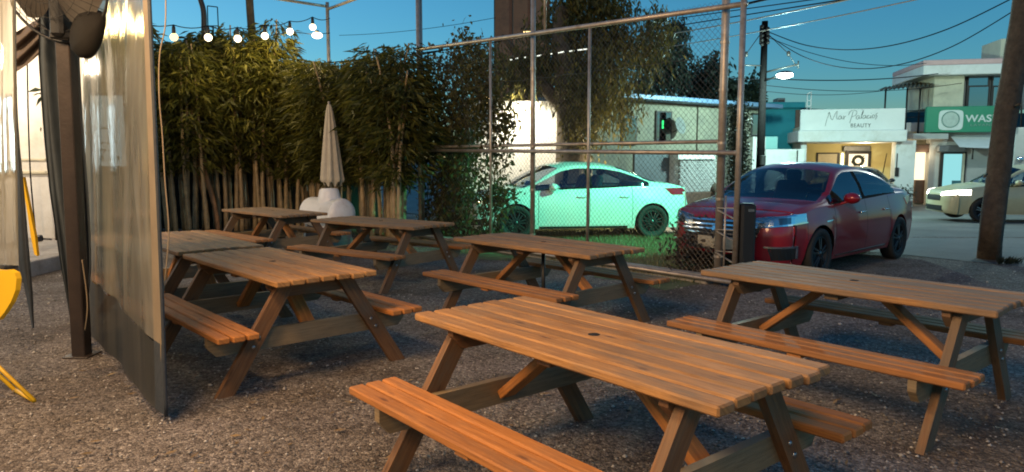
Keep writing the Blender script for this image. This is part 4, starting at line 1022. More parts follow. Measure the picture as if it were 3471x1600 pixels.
# leaning trunk at the right edge
tb=gnd(3350,892); m=MB()
rt=thing('leaning_trunk',tb,'thick bare brown trunk leaning right at the right edge of the yard','tree trunk')
pts=[gnd(3352,896,-.1),at(3362,780,10.65),at(3385,600,10.7),at(3404,420,10.75),at(3438,220,10.8),at(3474,0,10.85),at(3500,-160,10.9)]
sp_=smooth(pts,8); n=len(sp_)
def barkp(u,v):
    k=v*(n-1); i=min(int(k),n-2); p=sp_[i].lerp(sp_[i+1],k-i); a=u*6.2832
    r=(.150+.022*math.exp(-v*12)+.010*v)*(1+.05*math.sin(a*3+v*4)+.025*math.sin(a*7-v*11)+.02*math.sin(v*40+a*2))
    return p+Vector((math.cos(a)*r,math.sin(a)*r,0))
m.grid(barkp,28,80); m.build('bark',M['bark'],rt)
m=MB(); m.tube([at(3440,360,10.6),at(3455,352,10.45)],.02,6); m.tube([at(3345,590,10.6),at(3336,600,10.5)],.015,6); m.build('stub',M['bark'],rt)
k=190; a=rs.uniform(-1.9,1.2,k); rr2=rs.uniform(.10,.34,k); P=np.stack([tb.x+.12+rr2*np.cos(a),tb.y+rr2*np.sin(a)*.6,np.zeros(k)],1); V,Fq=leafcloud(P,np.stack([np.cos(a)*.5,np.sin(a)*.5,np.ones(k)],1),rs.uniform(.06,.16,k),rs.uniform(.01,.02,k))
tag(raw_mesh('weed_tuft',V,Fq,M['leaf_dark']),'small dark weed tuft at the foot of the leaning trunk','weeds')
# ------------------------------------------------------------------ buildings: drawn on upright facade planes
class Fac:
    def __init__(s,px,d,deg):
        s.o=Vector((at(px,600,d).x,d,0)); a=R(deg); s.e=Vector((math.cos(a),math.sin(a),0)); s.n=Vector((math.sin(a),-math.cos(a),0)); s.g=terr(0,d)
    def hit(s,px,py,w=0):
        r=ray(px,py); o=s.o+s.n*w; k=(o-Vector((0,0,CH))).dot(s.n)/r.dot(s.n); p=Vector((0,0,CH))+r*k; q=p-s.o; return q.dot(s.e),p.z
    def P(s,u,z,w=0): return s.o+s.e*u+s.n*w+Vector((0,0,z))
    def bx(s,mb,x0,x1,y0,y1,w0,w1,bev=.01,mi=0,base=False):
        ym=(y0+y1)/2; xm=(x0+x1)/2
        u0=s.hit(x0,ym,w1)[0]; u1=s.hit(x1,ym,w1)[0]; z1=s.hit(xm,y0,w1)[1]; z0=s.g-.05 if base else s.hit(xm,y1,w1)[1]
        mb.box(s.P((u0+u1)/2,(z0+z1)/2,(w0+w1)/2),(abs(u1-u0),abs(w1-w0),abs(z1-z0)),s.e,-s.n,(0,0,1),bev,mi)
        return u0,u1,z0,z1
    def one(s,nm,mt,par,*a,**k):
        m=MB(); s.bx(m,*a,**k); return m.build(nm,mt,par)
def lettering(nm,body,fac,px0,px1,py,w,mt,par,hpx,spacing=1.0,bold=.0):
    cu=bpy.data.curves.new(nm,'FONT'); cu.body=body; cu.align_x='CENTER'; cu.align_y='CENTER'; cu.extrude=.006; cu.offset=bold; cu.space_character=spacing
    o=bpy.data.objects.new(nm,cu); COL.objects.link(o)
    dg=bpy.context.evaluated_depsgraph_get(); me=bpy.data.meshes.new_from_object(o.evaluated_get(dg)); bpy.data.objects.remove(o)
    co=[v.co.copy() for v in me.vertices]; xs_=[c.x for c in co]; ys_=[c.y for c in co]
    u0=fac.hit(px0,py,w)[0]; u1=fac.hit(px1,py,w)[0]; z1=fac.hit((px0+px1)/2,py-hpx/2,w)[1]; z0=fac.hit((px0+px1)/2,py+hpx/2,w)[1]
    for v,c in zip(me.vertices,co):
        v.co=fac.P(u0+(u1-u0)*(c.x-min(xs_))/(max(xs_)-min(xs_)),z0+(z1-z0)*(c.y-min(ys_))/(max(ys_)-min(ys_)),w+c.z)
    me.materials.clear(); me.materials.append(mt); o=bpy.data.objects.new(nm,me); COL.objects.link(o); o.parent=par; o.matrix_parent_inverse=chain(par).inverted(); return o
# --- beauty shop
A=Fac(2880,30.0,-13)
shop=thing('beauty_shop',A.P(0,A.g),'white single storey shop with cream canopy and lettered sign across the street','shop')
A.one('sign_panel',M['sign_white'],shop,2713,3068,369,441,-.10,0.06)
A.one('canopy',M['plaster_white'],shop,2706,3076,441,481,-4.2,.55,bev=.03)
A.one('column',M['plaster_white'],shop,2712,2731,481,690,-.2,.12,base=True)
A.one('column',M['plaster_white'],shop,3032,3100,476,690,-.5,.10,base=True)
Bk=Fac(2880,34.0,-13); 
A2=Fac(2880,33.4,-13)
A2.one('porch_wall',M['plaster_yellow'],shop,2700,3090,470,690,-.2,0,base=True)
m=MB(); u0=A.hit(2713,600)[0]; m.box(A.P(u0+.05,1.2,-1.8),(.12,3.4,3.3),A.e,-A.n,(0,0,1)); m.build('side_wall',M['plaster_cream'],shop)
dr=A2.one('door',M['frame_dark'],shop,2862,2950,512,690,0,.06,base=True); A2.one('pane',M['lit_warm'],dr,2876,2941,522,600,.06,.075)
A2.one('shutter_housing',M['grey_metal'],shop,2860,2952,494,513,0,.24,bev=.03)
m=MB(); u,z=A2.hit(2908,545,.1); m.lathe([(.20+.07*math.cos(a),.07*math.sin(a)) for a in np.linspace(0,6.283,9)],A2.P(u,z,.14),A2.n,20)
for i in range(26):
    a=i*.2417; c=A2.P(u,z,.16)+A2.e*math.cos(a)*.22+Vector((0,0,math.sin(a)*.22)); m.tube([c,c+A2.e*rnd.uniform(-.1,.1)+Vector((0,0,rnd.uniform(-.1,.1)))],.02,4)
wr=m.build('wreath',M['leaf_dark'],dr)
wf=A2.one('window',M['frame_dark'],shop,2766,2846,517,600,0,.05); A2.one('pane',mat('pale_curtained_pane',(.55,.48,.33),.5,0,.15,3),wf,2772,2836,522,598,.05,.065)
A2.one('glowing_door_leaf',M['lit_white'],shop,2852,2857,520,600,.0,.05)  # leaf glows by itself; the light on it is put into the material
m=MB(); s0=A.hit(2990,520,-1)[0]; m.tube([A.P(A.hit(2990,600,-.6)[0],A.hit(2990,600,-.6)[1],-.6),A.P(A.hit(3006,520,-.6)[0],A.hit(3006,520,-.6)[1],-.6)],.02,5); m.build('antenna',M['cable'],shop)
def strokes(fac,par,nm,mt,pl,w,r):
    m=MB()
    for s_ in pl:
        pts=[fac.P(*fac.hit(x,y,w),w) for x,y in s_]; m.tube(smooth(pts,4),r,5)
    return m.build(nm,mt,par)
# hand written name: Mar Palacios, drawn as thin raised strokes
L=[[(2797,428),(2803,405),(2812,380),(2806,388)],[(2812,380),(2817,402),(2822,406)],[(2822,406),(2832,384),(2838,377),(2836,392),(2837,404),(2841,402)],
 [(2852,394),(2846,394),(2842,401),(2847,405),(2853,396)],[(2853,394),(2853,403),(2858,402)],[(2860,392),(2860,405),(2862,397),(2868,393)],
 [(2880,418),(2886,398),(2892,378)],[(2876,390),(2884,376),(2898,373),(2905,380),(2900,391),(2888,396)],
 [(2912,392),(2905,393),(2902,401),(2907,404),(2913,394)],[(2913,392),(2913,402),(2917,401)],[(2917,402),(2925,384),(2926,374),(2920,392),(2922,402)],
 [(2934,391),(2927,392),(2925,400),(2930,402),(2935,393)],[(2935,391),(2936,400),(2939,400)],[(2947,391),(2941,392),(2940,400),(2945,401),(2949,398)],
 [(2951,391),(2951,400),(2954,399)],[(2953,385),(2954,384)],[(2962,389),(2957,391),(2957,399),(2962,399),(2965,393),(2962,389)],[(2976,382),(2969,388),(2973,394),(2966,405)]]
strokes(A,shop,'script_lettering',M['sign_ink'],L,.075,.008)
lettering('lettering','BEAUTY',A,2884,2952,425,.07,M['sign_ink'],shop,13,1.15)
pa=thing('wall_sign',A.P(A.hit(3040,560,.12)[0],.8,.12),'small dark panel hanging on the white shop column','sign')
m=MB(); A.bx(m,3034,3047,568,598,.12,.17,.01); A.bx(m,3039,3042,520,570,.11,.13,.003); m.build('panel',M['frame_dark'],pa)
for i,(px,py) in enumerate(((3052,650),(3078,655))):
    u,z=A.hit(px,py,.6); p=A.P(u,A.g,.6); pl=thing('potted_plant',p,('small potted plant with bare round head before the white shop column','low potted plant beside the brown shop panel')[i],'plant')
    m=MB(); m.lathe([(0,0),(.14,0),(.18,.26),(.19,.28),(.16,.28),(0,.25)],p); m.build('pot',M['concrete'],pl)
    k=160; q=rs.normal(0,.14,(k,3))+np.array([p.x,p.y,p.z+.55]); V,Fq=leafcloud(q,rs.normal(0,1,(k,3)),rs.uniform(.06,.14,k),rs.uniform(.03,.06,k)); o=raw_mesh('leaves',V,Fq,M['leaf_dark']); o.parent=pl; o.matrix_parent_inverse=chain(pl).inverted()
# --- laundry building
Lq=Fac(3260,30.2,-13)
lau=thing('laundry_building',Lq.P(0,Lq.g),'two storey pale building with green laundry sign and pink roof edge','building')
Lq.one('ground_floor_wall',M['plaster_grey'],lau,3147,3700,440,690,-4,0,base=True,bev=.02)
Lq.one('step_wall',M['plaster_cream'],lau,3100,3147,440,690,-4,-.5,base=True,bev=.02)
w1=Lq.one('window',M['brown_metal'],lau,3098,3150,490,516,-.5,.0); Lq.one('pane',M['lit_warm'],w1,3101,3147,516,610,-.5,-.46)
Lq.one('panel',M['wood_brown'],lau,3100,3146,610,688,-.5,-.35)
Lq.one('canopy_slab',M['plaster_grey'],lau,3095,3216,452,472,-.5,.5,bev=.02)
d2=Lq.one('door',M['frame_dark'],lau,3183,3272,515,690,0,.08,base=True); dp=Lq.one('pane',M['lit_cyan'],d2,3196,3258,522,655,.08,.095); Lq.one('post',M['plaster_cream'],d2,3259,3267,520,690,.08,.11,base=True)
Lq.one('shutter_housing',M['grey_metal'],lau,3180,3277,492,516,0,.34,bev=.05)
m=MB()
for x0,x1,y0,y1 in ((3226,3258,612,625),(3230,3256,626,650),(3200,3216,632,650)): Lq.bx(m,x0,x1,y0,y1,.095,.103,.0)
m.build('washing_machines',mat('dim_teal_machine',(.05,.16,.18),.4),d2)
m=MB()
ua,ub=Lq.hit(3216,455,.0)[0],Lq.hit(3470,455,0)[0]; za,zb2=Lq.hit(3290,455,0)[1],Lq.hit(3290,500,0)[1]
m.grid(lambda u,v:Lq.P(ua+(ub-ua)*u,za+(zb2-za)*v-.05*math.sin(u*3.14),1.3*v),10,6); m.build('awning',M['plaster_white'],lau)
m=MB()
for px in (3275,): m.tube([Lq.P(Lq.hit(3260,470,.1)[0],Lq.hit(3260,470,.1)[1],.1),Lq.P(*Lq.hit(3298,505,.9),.9),Lq.P(*Lq.hit(3296,540,.9),.9)],.03,6)
m.build('awning_bracket',M['frame_dark'],lau)
sg=Lq.one('sign',M['sign_green'],lau,3140,3398,360,448,.35,.6,bev=.02)
m=MB(); u0,z0=Lq.hit(3179,447,.61); u1,z1=Lq.hit(3267,371,.61); 
m.prism([( .5+.5*math.copysign(abs(math.cos(t))**.35,math.cos(t)), .5+.5*math.copysign(abs(math.sin(t))**.35,math.sin(t))) for t in np.linspace(0,6.283,40)[:-1]],Lq.P(u0,Lq.hit(3222,441,.61)[1],.602),Lq.e*(u1-u0),Vector((0,0,Lq.hit(3222,373,.61)[1]-Lq.hit(3222,441,.61)[1])),.02); m.build('emblem_square',M['sign_pale'],sg)
u,z=Lq.hit(3222,405,.63); ru=(Lq.hit(3253,405,.63)[0]-u)
m=MB(); m.lathe([(ru,.0),(ru,.02),(ru*.88,.02),(ru*.88,0)],Lq.P(u,z,.624),Lq.n,36); m.build('emblem_ring',M['sign_ring'],sg)
m=MB(); m.lathe([(ru*.88,.004),(0,.004)],Lq.P(u,z,.626),Lq.n,36); m.lathe([(ru*.80,.008),(ru*.0,.008)],Lq.P(u,z,.626),Lq.n,14,a0=1.0,a1=2.9); m.build('emblem_drum',mat('pale_grey_green',(.45,.53,.46),.5),sg)
lettering('lettering','WASHI',Lq,3272,3400,401,.615,M['sign_pale'],sg,25,1.02,.02)
lettering('lettering','LAVANDERIA',Lq,3290,3420,423,.612,M['sign_ring'],sg,9,1.1)
Lq.one('upper_wall',M['plaster_cream'],lau,3166,3268,250,362,-4,-.25,bev=.02)
m=MB(); Lq.bx(m,3268,3480,240,372,-4,-.6); m.build('upper_recess_wall',M['grey_metal'],lau)
for (x0,x1) in ((3276,3355),(3360,3440)):
    w=Lq.one('window',M['frame_dark'],lau,x0,x1,248,366,-.6,-.5); Lq.one('pane',M['window_dark'],w,x0+8,x1-6,256,290,-.5,-.48); Lq.one('pane',M['window_dark'],w,x0+8,x1-6,294,362,-.5,-.48)
Lq.one('parapet',M['plaster_white'],lau,3131,3700,214,249,-4.2,.35,bev=.03)
Lq.one('roof_edge',M['pink'],lau,3131,3700,196,214,-4.2,.30,bev=.03)
Lq.one('stair_head',M['plaster_cream'],lau,3392,3470,130,196,-3,-1)
# roof terrace shelter
te=thing('roof_shelter',Lq.P(Lq.hit(3060,330)[0],2.6,-2),'corrugated roof shelter on thin posts above the flat terrace','shelter')
m=MB(); c=[Lq.P(*Lq.hit(2976,306,.4),.4),Lq.P(*Lq.hit(3166,290,.4),.4),Lq.P(*Lq.hit(3166,270,-2.6),-2.6),Lq.P(*Lq.hit(3000,296,-2.6),-2.6)]
m.grid(lambda u,v:(c[0]*(1-u)+c[1]*u)*(1-v)+(c[3]*(1-u)+c[2]*u)*v+Vector((0,0,.035*math.sin(u*80))),80,6); m.build('corrugated_sheet',mat('weathered_roof_sheet',(.20,.17,.11),.7,.2,.3,4),te)
m=MB()
for px,y1 in ((3003,360),(3076,440),(3120,440)): m.tube([Lq.P(*Lq.hit(px,300,-.2),-.2),Lq.P(Lq.hit(px,300,-.2)[0],2.35,-.2)],.04,6)
m.build('post',M['frame_dark'],te)
m=MB()
for zz in (376,398): m.tube([Lq.P(*Lq.hit(3070,zz,-.2),-.2),Lq.P(*Lq.hit(3140,zz-3,-.2),-.2)],.018,5)
m.build('railing',M['frame_dark'],te)
m=MB(); Lq.bx(m,3070,3140,415,446,-1.0,-.4,.02); m.build('low_wall',M['plaster_white'],te)
# meters and poles right of the trunk
Rr=Fac(3460,24,-20)
gw=thing('garden_wall',Rr.P(0,Rr.g),'pale wall with electricity meters right of the leaning trunk','wall')
Rr.one('pier',M['plaster_grey'],gw,3436,3475,432,640,-.4,0,base=True,bev=.02); Rr.one('panel',M['teal_light'],gw,3400,3436,560,690,-.3,-.15,base=True)
m=MB()
for y in (540,566): u,z=Rr.hit(3455,y,.0); m.lathe([(0,.12),(.09,.11),(.1,.0)],Rr.P(u,z,0),Rr.n,16)
m.build('meter',M['chrome'],gw)
m=MB(); m.tube([Rr.P(*Rr.hit(3462,430,.1),.1),Rr.P(*Rr.hit(3462,250,.1),.1)],.03,6); m.tube([Rr.P(*Rr.hit(3450,400,.1),.1),Rr.P(*Rr.hit(3466,250,.1),.1)],.02,6); m.build('service_pipe',M['frame_dark'],gw)
# --- cream house with blue roof
Hh=Fac(2300,26.5,36)
ho=thing('cream_house',Hh.P(0,Hh.g),'cream house with blue roof sheet and dark windows behind the fence','house')
m=MB()
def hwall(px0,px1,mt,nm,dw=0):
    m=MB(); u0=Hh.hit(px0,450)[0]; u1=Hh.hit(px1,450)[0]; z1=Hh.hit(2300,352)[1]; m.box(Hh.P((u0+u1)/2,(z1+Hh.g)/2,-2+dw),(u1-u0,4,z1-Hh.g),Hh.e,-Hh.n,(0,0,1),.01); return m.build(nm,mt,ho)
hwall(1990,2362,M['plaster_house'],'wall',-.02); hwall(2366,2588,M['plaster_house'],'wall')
m=MB(); u0=Hh.hit(1980,450)[0]; u1=Hh.hit(2600,450)[0]; z1=Hh.hit(2300,352)[1]
for k in range(1): m.box(Hh.P((u0+u1)/2,z1+.09,-1.6),(u1-u0,4.6,.16),Hh.e,-Hh.n,(0,0,1),.02)
m.build('roof',M['blue_roof'],ho)
for (x0,x1,y0,y1) in ((2110,2160,392,492),(2224,2278,376,484),(2440,2468,390,450),(2548,2582,384,462)):
    w=Hh.one('window',M['frame_dark'],ho,x0,x1,y0,y1,0,.05); Hh.one('pane',M['window_dark'],w,x0+4,x1-4,y0+5,y1-5,.05,.065)
    if x0==2224: Hh.one('lit_curtain',M['lit_green'],w,2244,2250,408,436,.066,.072)
g=Hh.one('garage_door',mat('slate_garage_door',(.11,.125,.13),.6,.1,.15,3),ho,2150,2284,520,690,0,.04,base=True)
Hh.one('gate_pier',M['plaster_white'],ho,2287,2299,512,690,-.1,.3,base=True)
u,z=Hh.hit(2303,428,.3); di=thing('satellite_dish',Hh.P(u,z,.3),'round grey satellite dish on the cream house wall','satellite dish')
m=MB(); m.lathe([(0,.0),(.15,.02),(.30,.09),(.31,.10),(.30,.10),(.15,.035),(0,.015)],Hh.P(u,z,.25),Hh.n+Vector((.2,0,.3)),24); m.build('reflector',mat('dull_grey_dish',(.13,.14,.13),.8),di)
m=MB(); m.tube([Hh.P(u,z-.2,.0),Hh.P(u,z-.1,.28)],.02,6); m.build('arm',M['frame_dark'],di)
# brick lattice screen
ls=thing('lattice_screen',Hh.P(Hh.hit(2350,600,.5)[0],Hh.g,.5),'white pierced lattice screen wall beside the cream house','screen wall')
m=MB(); u0,_=Hh.hit(2302,600,.5); u1,_=Hh.hit(2424,600,.5); za=Hh.hit(2360,650,.5)[1]; zb2=Hh.hit(2360,540,.5)[1]; nx,nz_=17,11; du=(u1-u0)/nx; dz=(zb2-za)/nz_
for i in range(nx):
    for j in range(nz_):
        c=Hh.P(u0+du*(i+.5),za+dz*(j+.5),.5); m.bar(c-Hh.e*du*.45-Vector((0,0,dz*.45)),c+Hh.e*du*.45+Vector((0,0,dz*.45)),.10,.028)
        if (i+j)%2: m.bar(c-Hh.e*du*.45+Vector((0,0,dz*.45)),c+Hh.e*du*.45-Vector((0,0,dz*.45)),.09,.026)
m.build('lattice',M['plaster_grey'],ls)
m=MB(); Hh.bx(m,2300,2426,514,541,.35,.62,.02); m.build('top_beam',M['plaster_white'],ls)
m=MB(); Hh.bx(m,2300,2426,652,700,.3,.7,.02,base=True); m.build('base_wall',M['wood_brown'],ls)
# white boundary walls and teal house
Wq=Fac(2600,29.0,-6)
wa=thing('white_wall',Wq.P(0,Wq.g),'bright white boundary wall behind the utility pole, stepped in height','wall')
Wq.one('wall_panel',M['plaster_white'],wa,2516,2592,463,690,-.2,0,base=True); Wq.one('wall_panel',M['plaster_white'],wa,2593,2724,506,690,-.2,.0,base=True); Wq.one('wall_panel',M['teal_light'],wa,2594,2636,463,505,-.2,-.02)
Wq.one('downpipe',M['frame_dark'],wa,2699,2703,510,640,0,.05)
Tq=Fac(2650,33,-6)
th=thing('teal_house',Tq.P(0,Tq.g),'teal painted house side between the cream house and the shop','house')
Tq.one('wall',M['teal_wall'],th,2584,2708,366,690,-4,0,base=True); Tq.one('roof_edge',M['teal_wall'],th,2560,2730,346,366,-4.4,.3,bev=.03); Tq.one('side_recess',M['wood_brown'],th,2695,2716,372,500,0,.05)
ac=thing('rooftop_cooler',Tq.P(Tq.hit(2650,350,-1)[0],3,-1),'square cooler box on the teal house roof','air cooler')
m=MB(); Tq.bx(m,2634,2662,332,358,-1.4,-.6,.03); m.build('cabinet',M['grey_metal'],ac); m=MB(); Tq.bx(m,2638,2658,337,353,-.6,-.58,0); m.build('louvre',M['frame_dark'],ac)
lt=thing('roof_ladder',A.P(A.hit(2743,320,-.8)[0],2.9,-.8),'pale metal ladder end rising above the shop roof','ladder')
m=MB()
for a,c in (((2735,376),(2737,318)),((2748,376),(2750,316)),((2737,318),(2752,312)),((2735,360),(2749,360)),((2736,342),(2750,341))): m.tube([A.P(*A.hit(*a,-.8),-.8),A.P(*A.hit(*c,-.8),-.8)],.025,5)
m.build('rails',M['plaster_white'],lt)
# bright white wall behind the pale sedan
Bw=Fac(1800,17.3,4)
br=thing('white_side_wall',Bw.P(0,Bw.g),'floodlit white wall behind the pale sedan and vine strands','wall')
Bw.one('wall_panel',M['plaster_white'],br,1560,1912,342,690,-.2,0,base=True)
Bw.one('end_pier',M['plaster_grey'],br,1913,1948,330,690,-.6,-.05,base=True)
# brown sign tower
Tw=Fac(1770,26,0)
tw=thing('sign_tower',Tw.P(0,Tw.g),'tall brown sheet clad tower rising above the trees','tower')
Tw.one('cladding',M['tower'],tw,1676,1862,-220,690,-1.6,0,base=True,bev=.02)
m=MB()
for i in range(4): Tw.bx(m,1676+i*62-2,1676+i*62+2,-220,400,0,.03)
m.build('cover_strip',M['frame_dark'],tw)
p=at(1795,102,25.4); fl=thing('tower_floodlight',p,'small amber lit floodlight on the brown tower','lamp')
m=MB(); m.box(p,(.30,.16,.14),bev=.03); m.build('housing',M['frame_dark'],fl); m=MB(); m.box(p+Vector((-.06,-.05,-.08)),(.30,.22,.03)); m.build('lens',M['bulb_amber'],fl)
# white house at the left with a paved porch
lh=thing('cream_building',(-8.5,12.1,0),'cream building wall with paved porch seen between the curtains','building')
m=MB(); m.box((-10.55,12.2,2.3),(8.8,.3,4.6),bev=.01); m.build('wall',M['plaster_white'],lh)
m=MB(); m.box((-11.0,12.03,at(100,585,12).z),(8.4,.05,.05),bev=.01); m.box((-11.0,12.04,at(100,541,12).z),(8.4,.03,.03)); m.build('moulding',M['plaster_cream'],lh)
m=MB(); m.box((-11.0,10.07,.10),(9.5,3.96,.21),bev=.012); m.build('porch_slab',M['concrete'],lh)
for wx,wz_,ww,wh_ in ((-6.62,1.98,.52,1.15),(-8.78,1.95,.55,1.15)):  # added glowing panes that make the white glare in the clear curtain
    wn=MB(); wn.box((wx,12.02,wz_),(ww+.08,.10,wh_+.08),bev=.01); wo=wn.build('window',M['frame_dark'],lh); wn=MB(); wn.box((wx,11.96,wz_),(ww,.02,wh_)); wn.build('pane',M['lit_white'],wo)
for i,(wx,k) in enumerate(((-6.62,260),(-8.8,160))):
    tp_=thing('potted_shrub',(wx,11.45,.21),('leafy shrub before the added glowing pane, blurred behind the clear curtain','small shrub before the added glowing pane behind the far left curtain')[i],'plant')
    m=MB(); m.lathe([(0,.0),(.13,0),(.17,.3),(.18,.32),(.14,.32),(0,.28)],(wx,11.45,.21)); m.build('pot',M['concrete'],tp_)
    q=rs.normal(0,1,(k,3))*np.array([.24,.14,.26])+np.array([wx,11.45,1.0+.15*(1-i)]); q[:,2]+=np.where(rs.rand(k)<.2,.55,0); V,Fq=leafcloud(q,rs.normal(0,1,(k,3)),rs.uniform(.08,.17,k),rs.uniform(.03,.06,k)); o=raw_mesh('leaves',V,Fq,M['leaf_vine']); o.parent=tp_; o.matrix_parent_inverse=chain(tp_).inverted()
    m=MB(); m.tube([(wx,11.45,.45),(wx+.02,11.45,.8),(wx-.03,11.45,1.3)],.012,5); m.build('stem',M['twig'],tp_)
m=MB(); m.tube(smooth([at(92,170,11.9),at(96,400,11.85),at(104,600,11.8),at(120,780,11.8)]),.012,5); tag(m.build('wall_cable',M['cable']),'thin dark cable running down the cream wall at left','cable')
p=at(130,808,10.6); m=MB(); m.box(p,(.12,.08,.10),bev=.02); m.tube([p,p+Vector((0,.3,-.05))],.012,5); tag(m.build('plug_adapter',M['black']),'small black plug on the porch by the cream wall','plug')
lf=thing('wall_plant',at(140,310,11.7),'few dark pointed leaves sticking out before the cream wall','plant')
P_=[at(x,y,11.6) for x,y in ((146,305),(146,312),(144,325),(150,318))]; V,Fq=leafcloud(np.array([tuple(p) for p in P_]),np.array([(-1,0,.05),(-1,.1,-.2),(-.6,0,-.7),(-1,0,.1)]),np.array([.26,.2,.18,.2]),np.array([.07,.06,.05,.06])); o=raw_mesh('leaves',V,Fq,M['leaf_dark']); o.parent=lf; o.matrix_parent_inverse=chain(lf).inverted()
m=MB(); m.tube([at(146,312,11.6),at(170,420,11.7),Vector((at(175,600,11.7).x,11.7,.2))],.01,5); m.build('stem',M['twig'],lf)
# hills
b=MB(); pts=[(2200,372),(2500,366),(2700,352),(2800,344),(2850,352),(2950,356),(3050,352),(3200,360),(3471,366),(3700,370)]
v=[at(x,y,260) for x,y in pts]; n=len(v)
rows=[[Vector((p.x,p.y,-1)) for p in v],[Vector((p.x,p.y+25,p.z)) for p in [Vector((q.x*1.0,q.y,q.z)) for q in v]],[Vector((p.x,p.y+90,-1)) for p in v]]
b.add(rows[0]+rows[1]+rows[2],[(r*n+i,r*n+i+1,(r+1)*n+i+1,(r+1)*n+i) for r in range(2) for i in range(n-1)],None,0,True); struct(b.build('hills',mat('far_hill',(.02,.05,.045),.95,0,.3,.05)))

# ------------------------------------------------------------------ utility pole, street lamp, wires
up=at(2576,600,25.5); ub=Vector((up.x,25.5,terr(0,25.5)))
po=thing('utility_pole',ub,'black utility pole with cross arms and cables behind the red sedan','utility pole')
tp=at(2593,72,25.5); m=MB(); m.tube([ub,tp],[.16,.105],12); m.build('shaft',M['pole_black'],po)
m=MB(); m.tube([at(2512,221,25.1),at(2588,223,25.5)],.025,6); m.tube([at(2512,212,25.1),at(2512,232,25.1)],.02,5); m.build('cross_arm',M['frame_dark'],po)
m=MB(); m.tube([at(2590,246,25.5),at(2706,218,24.9)],.03,6); m.tube([at(2706,206,24.9),at(2706,232,24.9)],.025,5); m.build('cross_arm',M['frame_dark'],po)
m=MB()
for i in range(9):
    y=90+i*7.5; m.sphere(at(2583+ (i%2)*20,y,25.35),.07,8,6)
m.tube([at(2580,86,25.4),at(2578,150,25.4)],.05,6); m.tube([at(2604,92,25.4),at(2602,150,25.4)],.05,6); m.build('insulator',M['frame_dark'],po)
m=MB(); m.tube([at(2600,112,25.4),at(2672,182,25.2),at(2700,226,25.0)],.014,5); m.sphere(at(2673,182,25.2),.07,8,6,0,(1,1,1.4)); m.build('guy_wire',M['frame_dark'],po)
m=MB(); m.tube([at(2580,112,25.4),at(2530,182,25.2),at(2508,216,25.1)],.014,5); m.sphere(at(2529,184,25.2),.07,8,6,0,(1,1,1.4)); m.build('guy_wire',M['frame_dark'],po)
m=MB(); m.box(at(2585,543,25.3),(.16,.2,.34),bev=.02); m.build('meter_box',M['frame_dark'],po)
lp=at(2660,252,23.8); sl=thing('street_lamp',lp,'lit white street lamp head on an arm of the utility pole','street lamp')
m=MB(); m.tube([at(2588,276,25.5),at(2625,262,24.7),at(2648,252,24.0)],.03,6); m.build('arm',M['frame_dark'],sl)
m=MB(); m.sphere(lp+Vector((0,0,.035)),1,16,10,0,(.24,.30,.075)); m.build('housing',M['grey_metal'],sl)
m=MB(); m.sphere(lp-Vector((0,0,.03)),1,18,10,0,(.25,.31,.10)); m.build('lens',M['street_lamp'],sl)
def wire(pts,r,mt,label,group='overhead cables over the street'):
    m=MB(); m.tube(smooth(pts,8),r,5); return tag(m.build('power_line',mt),label,'cable',group)
def W(px0,py0,d0,px1,py1,d1,r,mt,label,sag=0.0):
    a=at(px0,py0,d0); c=at(px1,py1,d1); wire([a.lerp(c,t)-Vector((0,0,sag*4*t*(1-t))) for t in (0,.2,.4,.6,.8,1)],r,mt,label)
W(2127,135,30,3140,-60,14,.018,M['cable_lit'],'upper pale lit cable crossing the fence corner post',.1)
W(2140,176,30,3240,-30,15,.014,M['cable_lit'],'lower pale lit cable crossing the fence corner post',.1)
W(2100,118,30,2900,-8,16,.016,M['cable'],'dark cable just above the pale lit cables')
W(2300,62,24,2960,-30,15,.014,M['cable'],'highest dark cable crossing behind the gate top corner')
W(2480,25,20,2620,-8,16,.03,M['cable'],'short thick dark cable in the sky right of the gate top corner')
W(2604,108,25.5,3440,-10,18,.016,M['cable'],'dark sagging cable from the pole top to the leaning trunk',.9)
W(2604,120,25.5,3460,22,18,.014,M['cable'],'second sagging cable from the pole top, just below the first',1.3)
W(2606,128,25.5,3140,215,30,.012,M['cable'],'thin cable running from the pole top down to the pink roof edge',.4)
W(2598,266,25.5,3180,250,29.5,.02,M['cable'],'level dark cable between pole and laundry upper floor',.15)
W(2598,290,25.5,3260,282,29.5,.012,M['cable'],'thin level cable crossing the laundry upper wall',.25)
W(2598,310,25.5,3060,296,29.5,.010,M['cable'],'thin level cable ending at the roof shelter',.2)
W(2596,266,25.5,2460,262,26,.014,M['cable'],'short cable from the pole to the fence corner',.05)
W(960,222,26,1700,140,22,.022,M['cable'],'dark cable in the sky just above the bamboo hedge',.1)
W(960,236,26,1500,172,22,.016,M['cable'],'second dark cable in the sky close above the bamboo hedge',.1)
W(1150,120,25,1680,60,22,.008,M['cable'],'faint thin cable in the open sky left of the brown tower',.1)
W(960,262,27,1180,250,25,.010,M['cable'],'low dark cable seen between the hedge tops',.05)
M['cable_glint']=emit('glowing_cable_glint',(.95,1,.85),1.6)
# glowing bits standing in for light glinting on the cable
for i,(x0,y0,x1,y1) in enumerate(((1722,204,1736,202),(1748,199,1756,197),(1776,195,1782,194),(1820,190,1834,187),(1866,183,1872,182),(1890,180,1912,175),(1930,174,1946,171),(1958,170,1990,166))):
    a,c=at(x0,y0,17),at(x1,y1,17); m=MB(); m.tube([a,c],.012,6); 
    tag(m.build('glint_tube',M['cable_glint']),'glowing white cable glint in the slanting row among the tree leaves','lamp','row of glowing cable glints in the tree')
W(1690,210,17.05,2010,164,17.05,.008,M['cable'],'cable carrying the row of glowing white glints in the tree')
